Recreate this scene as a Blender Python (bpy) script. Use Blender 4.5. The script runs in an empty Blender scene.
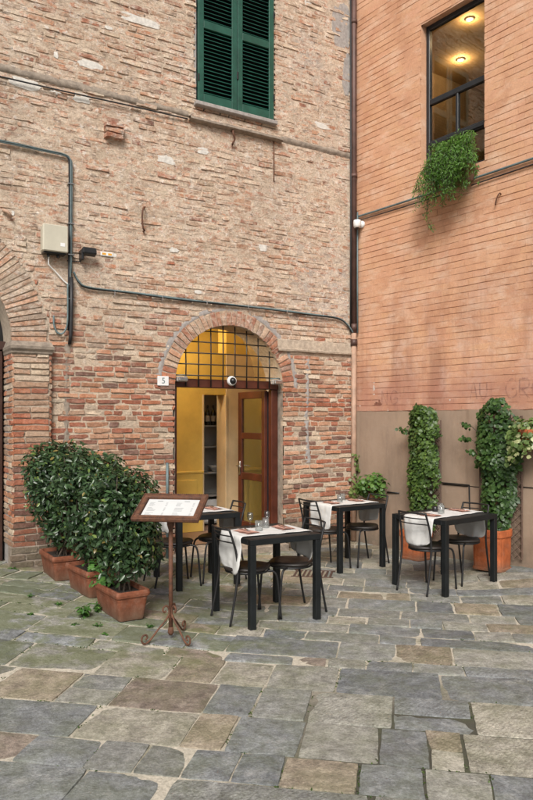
import bpy, math, random
import numpy as np
random.seed(7); RNG = np.random.default_rng(11)
R = math.radians
scene = bpy.context.scene
COL = scene.collection

# ------------------------------------------------------------------ noise
def _hash(ix, iy, seed):
    n = (ix.astype(np.int64) * 374761393 + iy.astype(np.int64) * 668265263 + seed * 1442695041) & 0x7fffffff
    n = ((n ^ (n >> 13)) * 1274126177) & 0x7fffffff
    return ((n ^ (n >> 16)) & 0xffff) / 65535.0
def vnoise(x, y, seed=0):
    x = np.asarray(x, float); y = np.asarray(y, float)
    ix = np.floor(x); iy = np.floor(y); fx = x - ix; fy = y - iy
    fx = fx * fx * (3 - 2 * fx); fy = fy * fy * (3 - 2 * fy)
    a = _hash(ix, iy, seed); b = _hash(ix + 1, iy, seed); c = _hash(ix, iy + 1, seed); d = _hash(ix + 1, iy + 1, seed)
    return (a * (1 - fx) + b * fx) * (1 - fy) + (c * (1 - fx) + d * fx) * fy
def fbm(x, y, seed=0, oct=4):
    s = 0; a = .5; t = 0
    for o in range(oct):
        s = s + a * vnoise(np.asarray(x) * 2 ** o, np.asarray(y) * 2 ** o, seed + o * 17); t += a; a *= .5
    return s / t          # 0..1
def sstep(a, b, x):
    t = np.clip((np.asarray(x, float) - a) / (b - a), 0, 1); return t * t * (3 - 2 * t)

# ------------------------------------------------------------------ objects
def obj(name, verts, faces, mat, parent=None, smooth=False, col=None, sharp=None):
    me = bpy.data.meshes.new(name)
    me.from_pydata([tuple(v) for v in verts] if not isinstance(verts, np.ndarray) else verts.tolist(), [], faces if isinstance(faces, list) else faces.tolist())
    if col is not None:
        at = me.color_attributes.new('Col', 'FLOAT_COLOR', 'POINT')
        c = np.ones((len(verts), 4), np.float32); c[:, :3] = np.asarray(col)[:, :3]
        at.data.foreach_set('color', c.ravel())
    if smooth: me.polygons.foreach_set('use_smooth', [True] * len(me.polygons))
    me.materials.append(mat); me.update()
    if sharp: me.set_sharp_from_angle(angle=R(sharp))
    o = bpy.data.objects.new(name, me); COL.objects.link(o)
    if parent is not None: o.parent = parent
    return o
def tag(o, label=None, cat=None, group=None, kind=None):
    if label: o['label'] = label
    if cat: o['category'] = cat
    if group: o['group'] = group
    if kind: o['kind'] = kind
    return o
def thing(name, label, cat, loc=(0, 0, 0), rz=0, group=None):
    o = bpy.data.objects.new(name, None); o.empty_display_size = .1; COL.objects.link(o)
    o.location = loc; o.rotation_euler = (0, 0, rz)
    return tag(o, label, cat, group)
def dup(root, loc=None, rz=None, label=None, group=None):
    def cp(o, par):
        c = o.copy(); COL.objects.link(c)
        if par is not None: c.parent = par
        for ch in kids.get(o.name, []): cp(ch, c)
        return c
    kids = {}
    for o in list(COL.objects):
        if o.parent is not None: kids.setdefault(o.parent.name, []).append(o)
    r = cp(root, None)
    if loc is not None: r.location = loc
    if rz is not None: r.rotation_euler = (0, 0, rz)
    if label: r['label'] = label
    if group: r['group'] = group
    return r

class MB:
    """collects shapes into one mesh"""
    def __init__(s): s.v = []; s.f = []
    def add(s, v, f):
        b = len(s.v); s.v += [tuple(p) for p in v]; s.f += [tuple(i + b for i in q) for q in f]; return s
    def box(s, x0, x1, y0, y1, z0, z1, b=.003, M=None):
        b = min(b, (x1 - x0) * .45, (y1 - y0) * .45, (z1 - z0) * .45)
        X = (x0, x1); Y = (y0, y1); Z = (z0, z1); v = []; idx = {}
        for i in (0, 1):
            for j in (0, 1):
                for k in (0, 1):
                    sx = b if i == 0 else -b; sy = b if j == 0 else -b; sz = b if k == 0 else -b
                    idx[(i, j, k, 0)] = len(v); v.append((X[i], Y[j] + sy, Z[k] + sz))
                    idx[(i, j, k, 1)] = len(v); v.append((X[i] + sx, Y[j], Z[k] + sz))
                    idx[(i, j, k, 2)] = len(v); v.append((X[i] + sx, Y[j] + sy, Z[k]))
        f = []
        def q(l): f.append(tuple(idx[t] for t in l))
        for i in (0, 1):
            l = [(i, 0, 0, 0), (i, 1, 0, 0), (i, 1, 1, 0), (i, 0, 1, 0)]; q(l if i else l[::-1])
            l = [(0, i, 0, 1), (1, i, 0, 1), (1, i, 1, 1), (0, i, 1, 1)]; q(l[::-1] if i else l)
            l = [(0, 0, i, 2), (1, 0, i, 2), (1, 1, i, 2), (0, 1, i, 2)]; q(l if i else l[::-1])
        for i in (0, 1):
            for j in (0, 1):
                l = [(i, j, 0, 0), (i, j, 1, 0), (i, j, 1, 1), (i, j, 0, 1)]; q(l if (i ^ j) else l[::-1])
                l = [(i, 0, j, 0), (i, 1, j, 0), (i, 1, j, 2), (i, 0, j, 2)]; q(l[::-1] if (i ^ j) else l)
                l = [(0, i, j, 1), (1, i, j, 1), (1, i, j, 2), (0, i, j, 2)]; q(l if (i ^ j) else l[::-1])
                for k in (0, 1):
                    l = [(i, j, k, 0), (i, j, k, 1), (i, j, k, 2)]; q(l if (i ^ j ^ k) else l[::-1])
        if M is not None: v = [M(p) for p in v]
        return s.add(v, f)
    def tube(s, pts, r, n=8, cap=True, flat=1.0):
        P = np.array(pts, float); m = len(P)
        rr = np.full(m, r) if np.isscalar(r) else np.array(r, float)
        T = np.gradient(P, axis=0); T /= np.linalg.norm(T, axis=1)[:, None] + 1e-12
        a = np.array([0, 0, 1.]) if abs(T[0][2]) < .9 else np.array([1., 0, 0])
        N = np.cross(T[0], a); N /= np.linalg.norm(N); v = []
        for i in range(m):
            N = N - T[i] * N.dot(T[i]); N /= np.linalg.norm(N) + 1e-12; B = np.cross(T[i], N)
            for k in range(n):
                t = 2 * math.pi * k / n; v.append(P[i] + rr[i] * (math.cos(t) * N + flat * math.sin(t) * B))
        f = [(i * n + k, i * n + (k + 1) % n, (i + 1) * n + (k + 1) % n, (i + 1) * n + k) for i in range(m - 1) for k in range(n)]
        if cap: f += [tuple(range(n))[::-1], tuple((m - 1) * n + k for k in range(n))]
        return s.add(v, f)
    def lathe(s, prof, n=24, c=(0, 0, 0), M=None):
        v = []
        for (r, z) in prof:
            for k in range(n):
                t = 2 * math.pi * k / n; p = (c[0] + r * math.cos(t), c[1] + r * math.sin(t), c[2] + z); v.append(M(p) if M else p)
        m = len(prof)
        f = [(i * n + k, i * n + (k + 1) % n, (i + 1) * n + (k + 1) % n, (i + 1) * n + k) for i in range(m - 1) for k in range(n)]
        if prof[0][0] > 1e-4: f.append(tuple(range(n))[::-1])
        if prof[-1][0] > 1e-4: f.append(tuple((m - 1) * n + k for k in range(n)))
        return s.add(v, f)
    def grid(s, fn, nu, nv):
        v = [fn(i / nu, j / nv) for j in range(nv + 1) for i in range(nu + 1)]
        f = [(j * (nu + 1) + i, j * (nu + 1) + i + 1, (j + 1) * (nu + 1) + i + 1, (j + 1) * (nu + 1) + i) for j in range(nv) for i in range(nu)]
        return s.add(v, f)
    def build(s, name, mat, parent=None, smooth=False): return obj(name, s.v, s.f, mat, parent, smooth)
def bez(pts, n=10):
    """smooth curve through points (Catmull-Rom)"""
    P = [np.array(p, float) for p in pts]; P = [2 * P[0] - P[1]] + P + [2 * P[-1] - P[-2]]; out = []
    for i in range(1, len(P) - 2):
        for k in range(n):
            t = k / n; a, b, c, d = P[i - 1:i + 3]
            out.append(.5 * ((2 * b) + (c - a) * t + (2 * a - 5 * b + 4 * c - d) * t * t + (3 * b - a - 3 * c + d) * t ** 3))
    out.append(P[-2]); return out

# ------------------------------------------------------------------ materials
def newmat(name):
    m = bpy.data.materials.new(name); m.use_nodes = True
    nt = m.node_tree; return m, nt, nt.nodes['Principled BSDF']
def nd(nt, t, **kw):
    n = nt.nodes.new(t)
    for k, v in kw.items(): setattr(n, k, v)
    return n
def lk(nt, a, b): nt.links.new(a, b)
def noise(nt, scale, detail=6, rough=.6, vec=None, dist=0.):
    n = nd(nt, 'ShaderNodeTexNoise'); n.inputs['Scale'].default_value = scale; n.inputs['Detail'].default_value = detail
    n.inputs['Roughness'].default_value = rough; n.inputs['Distortion'].default_value = dist
    if vec is not None: lk(nt, vec, n.inputs['Vector'])
    return n.outputs['Fac']
def ramp(nt, fac, stops):
    r = nd(nt, 'ShaderNodeValToRGB'); e = r.color_ramp.elements
    while len(e) < len(stops): e.new(.5)
    for i, (p, c) in enumerate(stops):
        e[i].position = p; e[i].color = (c, c, c, 1) if np.isscalar(c) else (*c, 1)
    lk(nt, fac, r.inputs['Fac']); return r.outputs['Color']
def mix(nt, fac, a, b, mode='MIX'):
    n = nd(nt, 'ShaderNodeMix', data_type='RGBA', blend_type=mode)
    for sock, v in ((n.inputs['Factor'], fac), (n.inputs[6], a), (n.inputs[7], b)):
        if isinstance(v, bpy.types.NodeSocket): lk(nt, v, sock)
        elif np.isscalar(v): sock.default_value = v if sock.type == 'VALUE' else (v, v, v, 1)
        else: sock.default_value = (*v, 1)
    return n.outputs[2]
def mth(nt, op, a, b=None, clamp=False):
    n = nd(nt, 'ShaderNodeMath', operation=op, use_clamp=clamp)
    for i, v in enumerate((a, b)):
        if v is None: continue
        if isinstance(v, bpy.types.NodeSocket): lk(nt, v, n.inputs[i])
        else: n.inputs[i].default_value = v
    return n.outputs[0]
def bump(nt, bs, h, strength=.4, dist=.01, prev=None):
    b = nd(nt, 'ShaderNodeBump'); b.inputs['Strength'].default_value = strength; b.inputs['Distance'].default_value = dist
    lk(nt, h, b.inputs['Height'])
    if prev is not None: lk(nt, prev, b.inputs['Normal'])
    lk(nt, b.outputs['Normal'], bs.inputs['Normal']); return b.outputs['Normal']
def objco(nt): return nd(nt, 'ShaderNodeTexCoord').outputs['Object']
def geopos(nt): return nd(nt, 'ShaderNodeNewGeometry').outputs['Position']
def scaled(nt, vec, s):
    n = nd(nt, 'ShaderNodeMapping'); n.inputs['Scale'].default_value = s; lk(nt, vec, n.inputs['Vector']); return n.outputs[0]
def simple(name, c, rough=.5, metal=0., var=.15, vs=12., bmp=.0, bs_=60., c2=None, spec=None):
    m, nt, b = newmat(name); co = objco(nt)
    f = noise(nt, vs, 6, .65, co)
    c2 = c2 or tuple(x * (1 - var * 2) for x in c)
    base = mix(nt, ramp(nt, f, [(.3, 0.), (.7, 1.)]), c2, tuple(min(1, x * (1 + var * .5)) for x in c))
    lk(nt, base, b.inputs['Base Color']); b.inputs['Metallic'].default_value = metal
    r = mth(nt, 'ADD', mth(nt, 'MULTIPLY', f, .3), rough - .15, True); lk(nt, r, b.inputs['Roughness'])
    if spec is not None: b.inputs['Specular IOR Level'].default_value = spec
    if bmp: bump(nt, b, noise(nt, bs_, 5, .6, co), bmp, .01)
    return m
def attr(nt): return nd(nt, 'ShaderNodeVertexColor', layer_name='Col').outputs['Color']

def brick_mat(name, lo, hi_):
    """weathered masonry: brick colour from the mesh, under a limey wash that thickens with height"""
    m, nt, b = newmat(name); co = objco(nt)
    c = attr(nt)
    sc = scaled(nt, co, (1., 1., 2.6))
    n1 = noise(nt, 34, 9, .75, co); n3 = noise(nt, 150, 5, .7, co); n4 = noise(nt, 13, 8, .72, co)
    b1 = noise(nt, 5.2, 9, .74, sc); b2 = noise(nt, 7.5, 8, .7, scaled(nt, co, (1.1, 1., 2.4)), .4); b3 = noise(nt, 2.1, 8, .7, co)
    z = nd(nt, 'ShaderNodeSeparateXYZ'); lk(nt, co, z.inputs[0])
    zz = mth(nt, 'ADD', z.outputs[2], mth(nt, 'MULTIPLY', b3, 1.6))
    hi = nd(nt, 'ShaderNodeMapRange'); hi.inputs[1].default_value = 2.9; hi.inputs[2].default_value = 4.4; hi.inputs[3].default_value = lo; hi.inputs[4].default_value = hi_; lk(nt, zz, hi.inputs[0])
    c = mix(nt, .7, c, ramp(nt, n1, [(.3, .50), (.7, 1.42)]), 'MULTIPLY')
    # the wash: mottled beige, buff, pinkish and whitish patches stretched along the courses
    w = mix(nt, ramp(nt, b1, [(.40, 0.), (.58, 1.)]), (.46, .325, .23), (.70, .575, .455))
    w = mix(nt, ramp(nt, noise(nt, 1.4, 9, .72, co), [(.46, 0.), (.60, .8)]), w, (.66, .55, .45))
    w = mix(nt, ramp(nt, b2, [(.53, 0.), (.585, .85)]), w, (.50, .24, .15))
    w = mix(nt, ramp(nt, n4, [(.54, 0.), (.64, .8)]), w, (.74, .68, .62))
    w = mix(nt, ramp(nt, noise(nt, 9, 9, .75, scaled(nt, co, (.8, 1, 2.4))), [(.53, 0.), (.61, .85)]), w, (.175, .125, .10))
    w = mix(nt, .7, w, ramp(nt, n1, [(.32, .62), (.68, 1.38)]), 'MULTIPLY')
    msk = mth(nt, 'MULTIPLY', ramp(nt, noise(nt, 6.5, 9, .72, co), [(.38, .1), (.56, 1.)]), hi.outputs[0])
    c = mix(nt, msk, c, w)
    c = mix(nt, .6, c, ramp(nt, n3, [(.3, .55), (.66, 1.25)]), 'MULTIPLY')
    c = mix(nt, ramp(nt, noise(nt, 46, 4, .6, co), [(.66, 0.), (.72, .8)]), c, (.07, .052, .040))
    c = mix(nt, ramp(nt, noise(nt, .9, 6, .65, co), [(.5, 0.), (.75, .32)]), c, (.24, .19, .155))
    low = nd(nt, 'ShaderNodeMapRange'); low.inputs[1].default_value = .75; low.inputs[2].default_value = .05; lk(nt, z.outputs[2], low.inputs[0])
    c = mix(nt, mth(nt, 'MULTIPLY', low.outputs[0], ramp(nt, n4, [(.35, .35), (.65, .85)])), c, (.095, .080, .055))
    lk(nt, c, b.inputs['Base Color']); b.inputs['Roughness'].default_value = .93; b.inputs['Specular IOR Level'].default_value = .15
    h = mth(nt, 'ADD', mth(nt, 'ADD', mth(nt, 'MULTIPLY', n1, 1.), mth(nt, 'MULTIPLY', n3, .4)), mth(nt, 'MULTIPLY', n4, 1.4))
    bump(nt, b, h, .9, .015)
    return m
M_BRICK = brick_mat('old_brick', .16, .93)
M_MORTAR = brick_mat('lime_mortar', .10, .95)
M_SANDM = simple('sand_mortar', (.47, .385, .30), .95, 0, .2, 25, .8, 70)

def render_paint_mat():
    m, nt, b = newmat('apricot_painted_brick'); co = objco(nt)
    n1 = noise(nt, 1.1, 8, .62, co); n2 = noise(nt, 22, 7, .7, co)
    st = noise(nt, 1.0, 6, .65, scaled(nt, co, (2.2, 1, .28)))
    c = mix(nt, ramp(nt, n1, [(.3, 0.), (.7, 1.)]), (.55, .285, .165), (.65, .38, .24))
    c = mix(nt, .9, c, attr(nt), 'MULTIPLY')
    c = mix(nt, mth(nt, 'MULTIPLY', ramp(nt, n2, [(.35, 0.), (.8, 1.)]), .35), c, (.66, .42, .30))
    c = mix(nt, ramp(nt, noise(nt, 1.7, 9, .7, co, .5), [(.48, 0.), (.62, .65)]), c, (.44, .22, .13))
    c = mix(nt, ramp(nt, noise(nt, 2.3, 9, .72, scaled(nt, co, (1, 1, 2))), [(.50, 0.), (.64, .65)]), c, (.66, .47, .35))
    c = mix(nt, ramp(nt, noise(nt, 6.5, 8, .75, co), [(.53, 0.), (.66, .5)]), c, (.53, .30, .185))
    c = mix(nt, ramp(nt, noise(nt, 11, 9, .75, co), [(.58, 0.), (.70, .45)]), c, (.28, .135, .09))
    c = mix(nt, .5, c, ramp(nt, noise(nt, 60, 6, .7, co), [(.3, .72), (.7, 1.2)]), 'MULTIPLY')
    # bleached rain marks and damp streaks, stronger low down
    z = nd(nt, 'ShaderNodeSeparateXYZ'); lk(nt, co, z.inputs[0])
    low = nd(nt, 'ShaderNodeMapRange'); low.inputs[1].default_value = 4.3; low.inputs[2].default_value = 2.0; lk(nt, z.outputs[2], low.inputs[0])
    lowf = low.outputs[0]
    c = mix(nt, mth(nt, 'MULTIPLY', ramp(nt, st, [(.48, 0.), (.62, .75)]), lowf), c, (.27, .13, .085))
    c = mix(nt, mth(nt, 'MULTIPLY', ramp(nt, noise(nt, 2.6, 9, .72, co), [(.50, 0.), (.64, .75)]), lowf), c, (.60, .43, .35))
    pk = nd(nt, 'ShaderNodeMapRange'); pk.inputs[1].default_value = 2.55; pk.inputs[2].default_value = 2.1; lk(nt, z.outputs[2], pk.inputs[0])
    pkf = mth(nt, 'MULTIPLY', pk.outputs[0], ramp(nt, noise(nt, 3.2, 6, .6, co), [(.3, .25), (.6, .8)]))
    c = mix(nt, pkf, c, (.40, .19, .135))
    lk(nt, c, b.inputs['Base Color']); b.inputs['Roughness'].default_value = .85; b.inputs['Specular IOR Level'].default_value = .25
    bump(nt, b, mth(nt, 'ADD', n2, mth(nt, 'MULTIPLY', noise(nt, 90, 4, .6, co), .5)), .35, .006)
    return m
M_APRICOT = render_paint_mat()
def plaster_mat():
    m, nt, b = newmat('taupe_render'); co = objco(nt)
    n1 = noise(nt, 1.6, 8, .65, co); n2 = noise(nt, 30, 6, .65, co)
    c = mix(nt, ramp(nt, n1, [(.3, 0.), (.7, 1.)]), (.265, .185, .128), (.345, .25, .182))
    c = mix(nt, ramp(nt, n2, [(.55, 0.), (.8, .35)]), c, (.38, .29, .22))
    c = mix(nt, ramp(nt, noise(nt, 1.3, 8, .7, scaled(nt, co, (2., 1, .45))), [(.48, 0.), (.68, .55)]), c, (.165, .115, .085))
    c = mix(nt, ramp(nt, noise(nt, 4, 9, .75, co), [(.56, 0.), (.72, .45)]), c, (.40, .31, .24))
    z = nd(nt, 'ShaderNodeSeparateXYZ'); lk(nt, co, z.inputs[0])
    low = nd(nt, 'ShaderNodeMapRange'); low.inputs[1].default_value = .45; low.inputs[2].default_value = 0.; lk(nt, z.outputs[2], low.inputs[0])
    c = mix(nt, mth(nt, 'MULTIPLY', low.outputs[0], ramp(nt, noise(nt, 6, 7, .7, co), [(.3, .2), (.65, .9)])), c, (.12, .10, .075))
    lk(nt, c, b.inputs['Base Color']); b.inputs['Roughness'].default_value = .85
    bump(nt, b, n2, .3, .006)
    return m
M_TAUPE = plaster_mat()
def stone_mat():
    m, nt, b = newmat('paving_stone'); co = geopos(nt); at = nd(nt, 'ShaderNodeVertexColor', layer_name='Col')
    c = at.outputs['Color']
    n1 = noise(nt, 9, 9, .7, co); n2 = noise(nt, 70, 5, .65, co); n3 = noise(nt, 1.3, 5, .6, co)
    c = mix(nt, 1., c, ramp(nt, n1, [(.28, .50), (.72, 1.45)]), 'MULTIPLY')
    c = mix(nt, .8, c, ramp(nt, noise(nt, 30, 6, .7, co), [(.3, .62), (.7, 1.32)]), 'MULTIPLY')
    c = mix(nt, .8, c, ramp(nt, noise(nt, 75, 5, .75, co), [(.32, .55), (.68, 1.4)]), 'MULTIPLY')
    sx = nd(nt, 'ShaderNodeSeparateXYZ'); lk(nt, co, sx.inputs[0])
    # algae: mostly the damp left side in front of the planters, lightly elsewhere
    lf = nd(nt, 'ShaderNodeMapRange'); lf.inputs[1].default_value = .6; lf.inputs[2].default_value = -1.2; lk(nt, sx.outputs[0], lf.inputs[0])
    yf = nd(nt, 'ShaderNodeMapRange'); yf.inputs[1].default_value = 4.6; yf.inputs[2].default_value = 5.6; lk(nt, sx.outputs[1], yf.inputs[0])
    alg = mth(nt, 'ADD', mth(nt, 'MULTIPLY', mth(nt, 'MULTIPLY', lf.outputs[0], yf.outputs[0]), 1.1), .30)
    alg = mth(nt, 'MULTIPLY', alg, ramp(nt, noise(nt, 3.4, 8, .7, co), [(.42, 0.), (.60, 1.5)]), True)
    c = mix(nt, alg, c, mix(nt, .6, c, (.125, .145, .05)))
    c = mix(nt, ramp(nt, noise(nt, 4.5, 9, .75, co), [(.54, 0.), (.74, .45)]), c, (.36, .33, .28))
    c = mix(nt, ramp(nt, noise(nt, 26, 3, .5, co), [(.66, 0.), (.74, .5)]), c, (.05, .045, .035))
    c = mix(nt, ramp(nt, noise(nt, .75, 6, .65, co), [(.48, 0.), (.62, .22)]), c, (.14, .13, .11))
    lk(nt, c, b.inputs['Base Color'])
    lk(nt, ramp(nt, n1, [(.3, .52), (.7, .8)]), b.inputs['Roughness']); b.inputs['Specular IOR Level'].default_value = .35
    w = nd(nt, 'ShaderNodeTexWave'); w.inputs['Scale'].default_value = 11; w.inputs['Distortion'].default_value = 7; w.inputs['Detail'].default_value = 3
    w.inputs['Detail Scale'].default_value = 2.5; mp = nd(nt, 'ShaderNodeMapping'); mp.inputs['Rotation'].default_value = (0, 0, R(38)); lk(nt, co, mp.inputs['Vector']); lk(nt, mp.outputs[0], w.inputs['Vector'])
    h = mth(nt, 'ADD', mth(nt, 'MULTIPLY', noise(nt, 26, 6, .7, co), .8), mth(nt, 'MULTIPLY', n2, .5))
    p = bump(nt, b, h, .9, .010)
    gb = nd(nt, 'ShaderNodeBump'); gb.inputs['Distance'].default_value = .012; lk(nt, w.outputs['Fac'], gb.inputs['Height']); lk(nt, p, gb.inputs['Normal'])
    lk(nt, mth(nt, 'MULTIPLY', at.outputs['Alpha'], .24), gb.inputs['Strength']); lk(nt, gb.outputs[0], b.inputs['Normal'])
    return m
M_STONE = stone_mat()
def ground_mat():
    m, nt, b = newmat('sandy_joint_fill'); co = geopos(nt)
    n1 = noise(nt, 2.2, 6, .6, co); n2 = noise(nt, 60, 6, .7, co)
    c = mix(nt, ramp(nt, n2, [(.3, 0.), (.7, 1.)]), (.30, .27, .215), (.62, .56, .46))
    sx = nd(nt, 'ShaderNodeSeparateXYZ'); lk(nt, co, sx.inputs[0])
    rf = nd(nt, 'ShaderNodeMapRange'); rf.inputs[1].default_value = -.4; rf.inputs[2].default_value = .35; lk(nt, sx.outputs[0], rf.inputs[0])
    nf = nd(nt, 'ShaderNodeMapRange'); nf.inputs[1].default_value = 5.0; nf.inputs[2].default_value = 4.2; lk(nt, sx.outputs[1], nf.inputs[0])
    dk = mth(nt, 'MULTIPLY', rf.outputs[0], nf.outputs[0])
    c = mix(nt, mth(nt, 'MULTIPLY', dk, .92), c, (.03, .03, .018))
    c = mix(nt, ramp(nt, n1, [(.5, 0.), (.68, .75)]), c, (.075, .085, .035))
    lk(nt, c, b.inputs['Base Color']); b.inputs['Roughness'].default_value = .95
    bump(nt, b, n2, .6, .008); return m
M_GROUND = ground_mat()

M_IRON = simple('black_iron', (.011, .011, .012), .5, .0, .25, 14, .1, 120)
M_TABLE = simple('charcoal_powder_coat', (.0085, .0105, .0115), .5, 0, .2, 9, .06, 200, spec=.35)
M_TABTOP = simple('weathered_dark_tabletop', (.030, .031, .031), .6, 0, .3, 9, .1, 90)
M_SEAT = simple('brown_leatherette', (.026, .020, .017), .5, 0, .3, 16, .12, 140)
M_RUST = simple('rusted_steel', (.135, .054, .026), .75, .0, .35, 30, .35, 90, (.05, .022, .014))
M_CLOTH = simple('white_linen', (.60, .595, .58), .9, 0, .06, 5, .25, 260)
M_NAPKIN = simple('terracotta_napkin', (.50, .265, .205), .9, 0, .15, 20, .25, 200)
M_PAPER = simple('menu_paper', (.56, .57, .57), .6, 0, .03, 4)
M_INK = simple('menu_ink', (.16, .17, .18), .7)
M_STEEL = simple('cutlery_steel', (.55, .55, .55), .28, 1., .05)
def terracotta(name, c, bloom):
    m, nt, b = newmat(name); co = objco(nt); n1 = noise(nt, 6, 8, .7, co); n2 = noise(nt, 45, 6, .7, co)
    k = mix(nt, ramp(nt, n1, [(.38, 0.), (.62, 1.)]), tuple(x * .62 for x in c), c)
    k = mix(nt, .6, k, ramp(nt, n2, [(.3, .7), (.7, 1.25)]), 'MULTIPLY')
    z = nd(nt, 'ShaderNodeSeparateXYZ'); lk(nt, co, z.inputs[0])
    low = nd(nt, 'ShaderNodeMapRange'); low.inputs[1].default_value = .13; low.inputs[2].default_value = 0.; lk(nt, z.outputs[2], low.inputs[0])
    k = mix(nt, mth(nt, 'MULTIPLY', ramp(nt, noise(nt, 9, 9, .75, co), [(.50, 0.), (.64, 1.)]), bloom), k, (.46, .36, .29))
    k = mix(nt, mth(nt, 'MULTIPLY', low.outputs[0], ramp(nt, n1, [(.35, .3), (.62, .9)])), k, (.10, .085, .06))
    lk(nt, k, b.inputs['Base Color']); b.inputs['Roughness'].default_value = .8; b.inputs['Specular IOR Level'].default_value = .3
    bump(nt, b, n2, .25, .006); return m
M_TERRA = terracotta('terracotta_pot', (.220, .074, .037), .13)
M_TERRA2 = terracotta('bright_terracotta_pot', (.45, .120, .040), .12)
M_SOIL = simple('potting_soil', (.035, .025, .018), .95, 0, .3, 30, .8, 60)
M_GREEN = simple('green_shutter_paint', (.012, .080, .055), .45, 0, .18, 7, .08, 60)
M_REDWOOD = simple('red_brown_door', (.085, .021, .010), .42, 0, .25, 6, .06, 60)
M_DARKWOOD = simple('dark_brown_door', (.050, .020, .013), .5, 0, .25, 6, .1, 40)
M_WINFRAME = simple('dark_grey_window_frame', (.018, .022, .027), .4, 0, .15, 8)
M_STONEBAND = simple('weathered_stone', (.30, .25, .20), .9, 0, .3, 14, .6, 40, (.15, .12, .095))
M_WHITEPL = simple('white_plaster', (.66, .63, .58), .9, 0, .16, 25, .5, 60)
M_GREYPL = simple('grey_mortar', (.36, .33, .31), .9, 0, .2, 20, .6, 60)
M_CABLE = simple('grey_blue_cable', (.13, .185, .195), .55, 0, .2, 10)
M_CABLEB = simple('black_cable', (.018, .018, .020), .55, 0, .2, 10)
M_BOX = simple('beige_box', (.50, .47, .38), .5, 0, .06, 5)
M_WHITE = simple('white_plastic', (.72, .72, .71), .35, 0, .05, 6)
M_COPPER = simple('brown_downpipe', (.115, .062, .050), .55, .2, .25, 6)
M_PEACH = simple('peach_painted_pipe', (.42, .27, .19), .6, 0, .2, 8)
M_YELLOW = simple('yellow_interior_paint', (.62, .41, .085), .7, 0, .1, 3, .08, 30)
M_CREAM = simple('cream_interior_paint', (.58, .43, .25), .7, 0, .1, 3, .08, 30)
M_BROWNV = simple('brown_vault', (.42, .29, .13), .85, 0, .2, 6, .3, 30)
M_TILE = simple('interior_floor', (.22, .13, .09), .5, 0, .2, 8)
M_DARKROOM = simple('dim_room_wall', (.36, .26, .16), .8, 0, .15, 3)
M_CEIL = simple('upper_room_ceiling', (.60, .42, .22), .8, 0, .1, 3)
M_SHELF = simple('pale_grey_shelf', (.33, .32, .30), .5, 0, .08, 6)
M_BOTTLE = simple('dark_bottle_glass', (.012, .014, .010), .12, 0, .1, 6)
M_LABELP = simple('bottle_label', (.45, .40, .33), .7)
M_REDCAP = simple('bottle_cap', (.25, .02, .02), .4)
M_BLACKPL = simple('black_plastic', (.012, .012, .013), .35)
M_ORANGE = simple('orange_tag', (.75, .36, .04), .5)
M_TRELLIS = simple('brown_trellis_wood', (.11, .065, .045), .8, 0, .25, 14, .2, 60)
M_STEM = simple('bark_stem', (.075, .055, .038), .85, 0, .25, 30, .4, 60)
M_GRAF = simple('faded_spray_paint', (.22, .125, .115), .9, 0, .3, 8)
def glass_mat(name, tint, refl):
    m, nt, b = newmat(name); nt.nodes.remove(b); out = nt.nodes['Material Output']
    t = nd(nt, 'ShaderNodeBsdfTransparent'); t.inputs[0].default_value = (*tint, 1)
    g = nd(nt, 'ShaderNodeBsdfGlossy'); g.inputs['Roughness'].default_value = .02
    fr = nd(nt, 'ShaderNodeLayerWeight'); fr.inputs['Blend'].default_value = .25
    f = mth(nt, 'ADD', mth(nt, 'MULTIPLY', fr.outputs['Fresnel'], .45), refl, True)
    mx = nd(nt, 'ShaderNodeMixShader'); lk(nt, f, mx.inputs[0]); lk(nt, t.outputs[0], mx.inputs[1]); lk(nt, g.outputs[0], mx.inputs[2]); lk(nt, mx.outputs[0], out.inputs[0])
    return m
M_GLASS = glass_mat('window_glass', (.86, .82, .74), .05)
M_DOORGLASS = glass_mat('door_glass', (.86, .90, .82), .14)
M_DRINK = glass_mat('drinking_glass', (.93, .95, .95), .05)
def leaf_mat(name, rough=.35, trans=.3):
    m, nt, b = newmat(name); out = nt.nodes['Material Output']; c = attr(nt)
    c = mix(nt, .5, c, ramp(nt, noise(nt, 40, 3, .5, objco(nt)), [(.3, .6), (.7, 1.3)]), 'MULTIPLY')
    lk(nt, c, b.inputs['Base Color']); b.inputs['Roughness'].default_value = rough; b.inputs['Specular IOR Level'].default_value = .4
    tr = nd(nt, 'ShaderNodeBsdfTranslucent'); lk(nt, mix(nt, 1., c, (1.1, 1.3, .5), 'MULTIPLY'), tr.inputs[0])
    mx = nd(nt, 'ShaderNodeMixShader'); mx.inputs[0].default_value = trans
    lk(nt, b.outputs[0], mx.inputs[1]); lk(nt, tr.outputs[0], mx.inputs[2]); lk(nt, mx.outputs[0], out.inputs[0]); return m
M_LAUREL = leaf_mat('glossy_laurel_leaf', .3, .15)
M_IVY = leaf_mat('ivy_leaf', .42, .25)
def emit_mat(name, c, s):
    m, nt, b = newmat(name); b.inputs['Emission Color'].default_value = (*c, 1); b.inputs['Emission Strength'].default_value = s; return m
M_LAMP = emit_mat('warm_lamp', (1, .72, .30), 1.35)
M_GLOBE = emit_mat('room_lamp_globe', (1, .86, .60), 270.); M_GLOBE2 = emit_mat('back_lamp_globe', (1, .86, .58), 120.)

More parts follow.
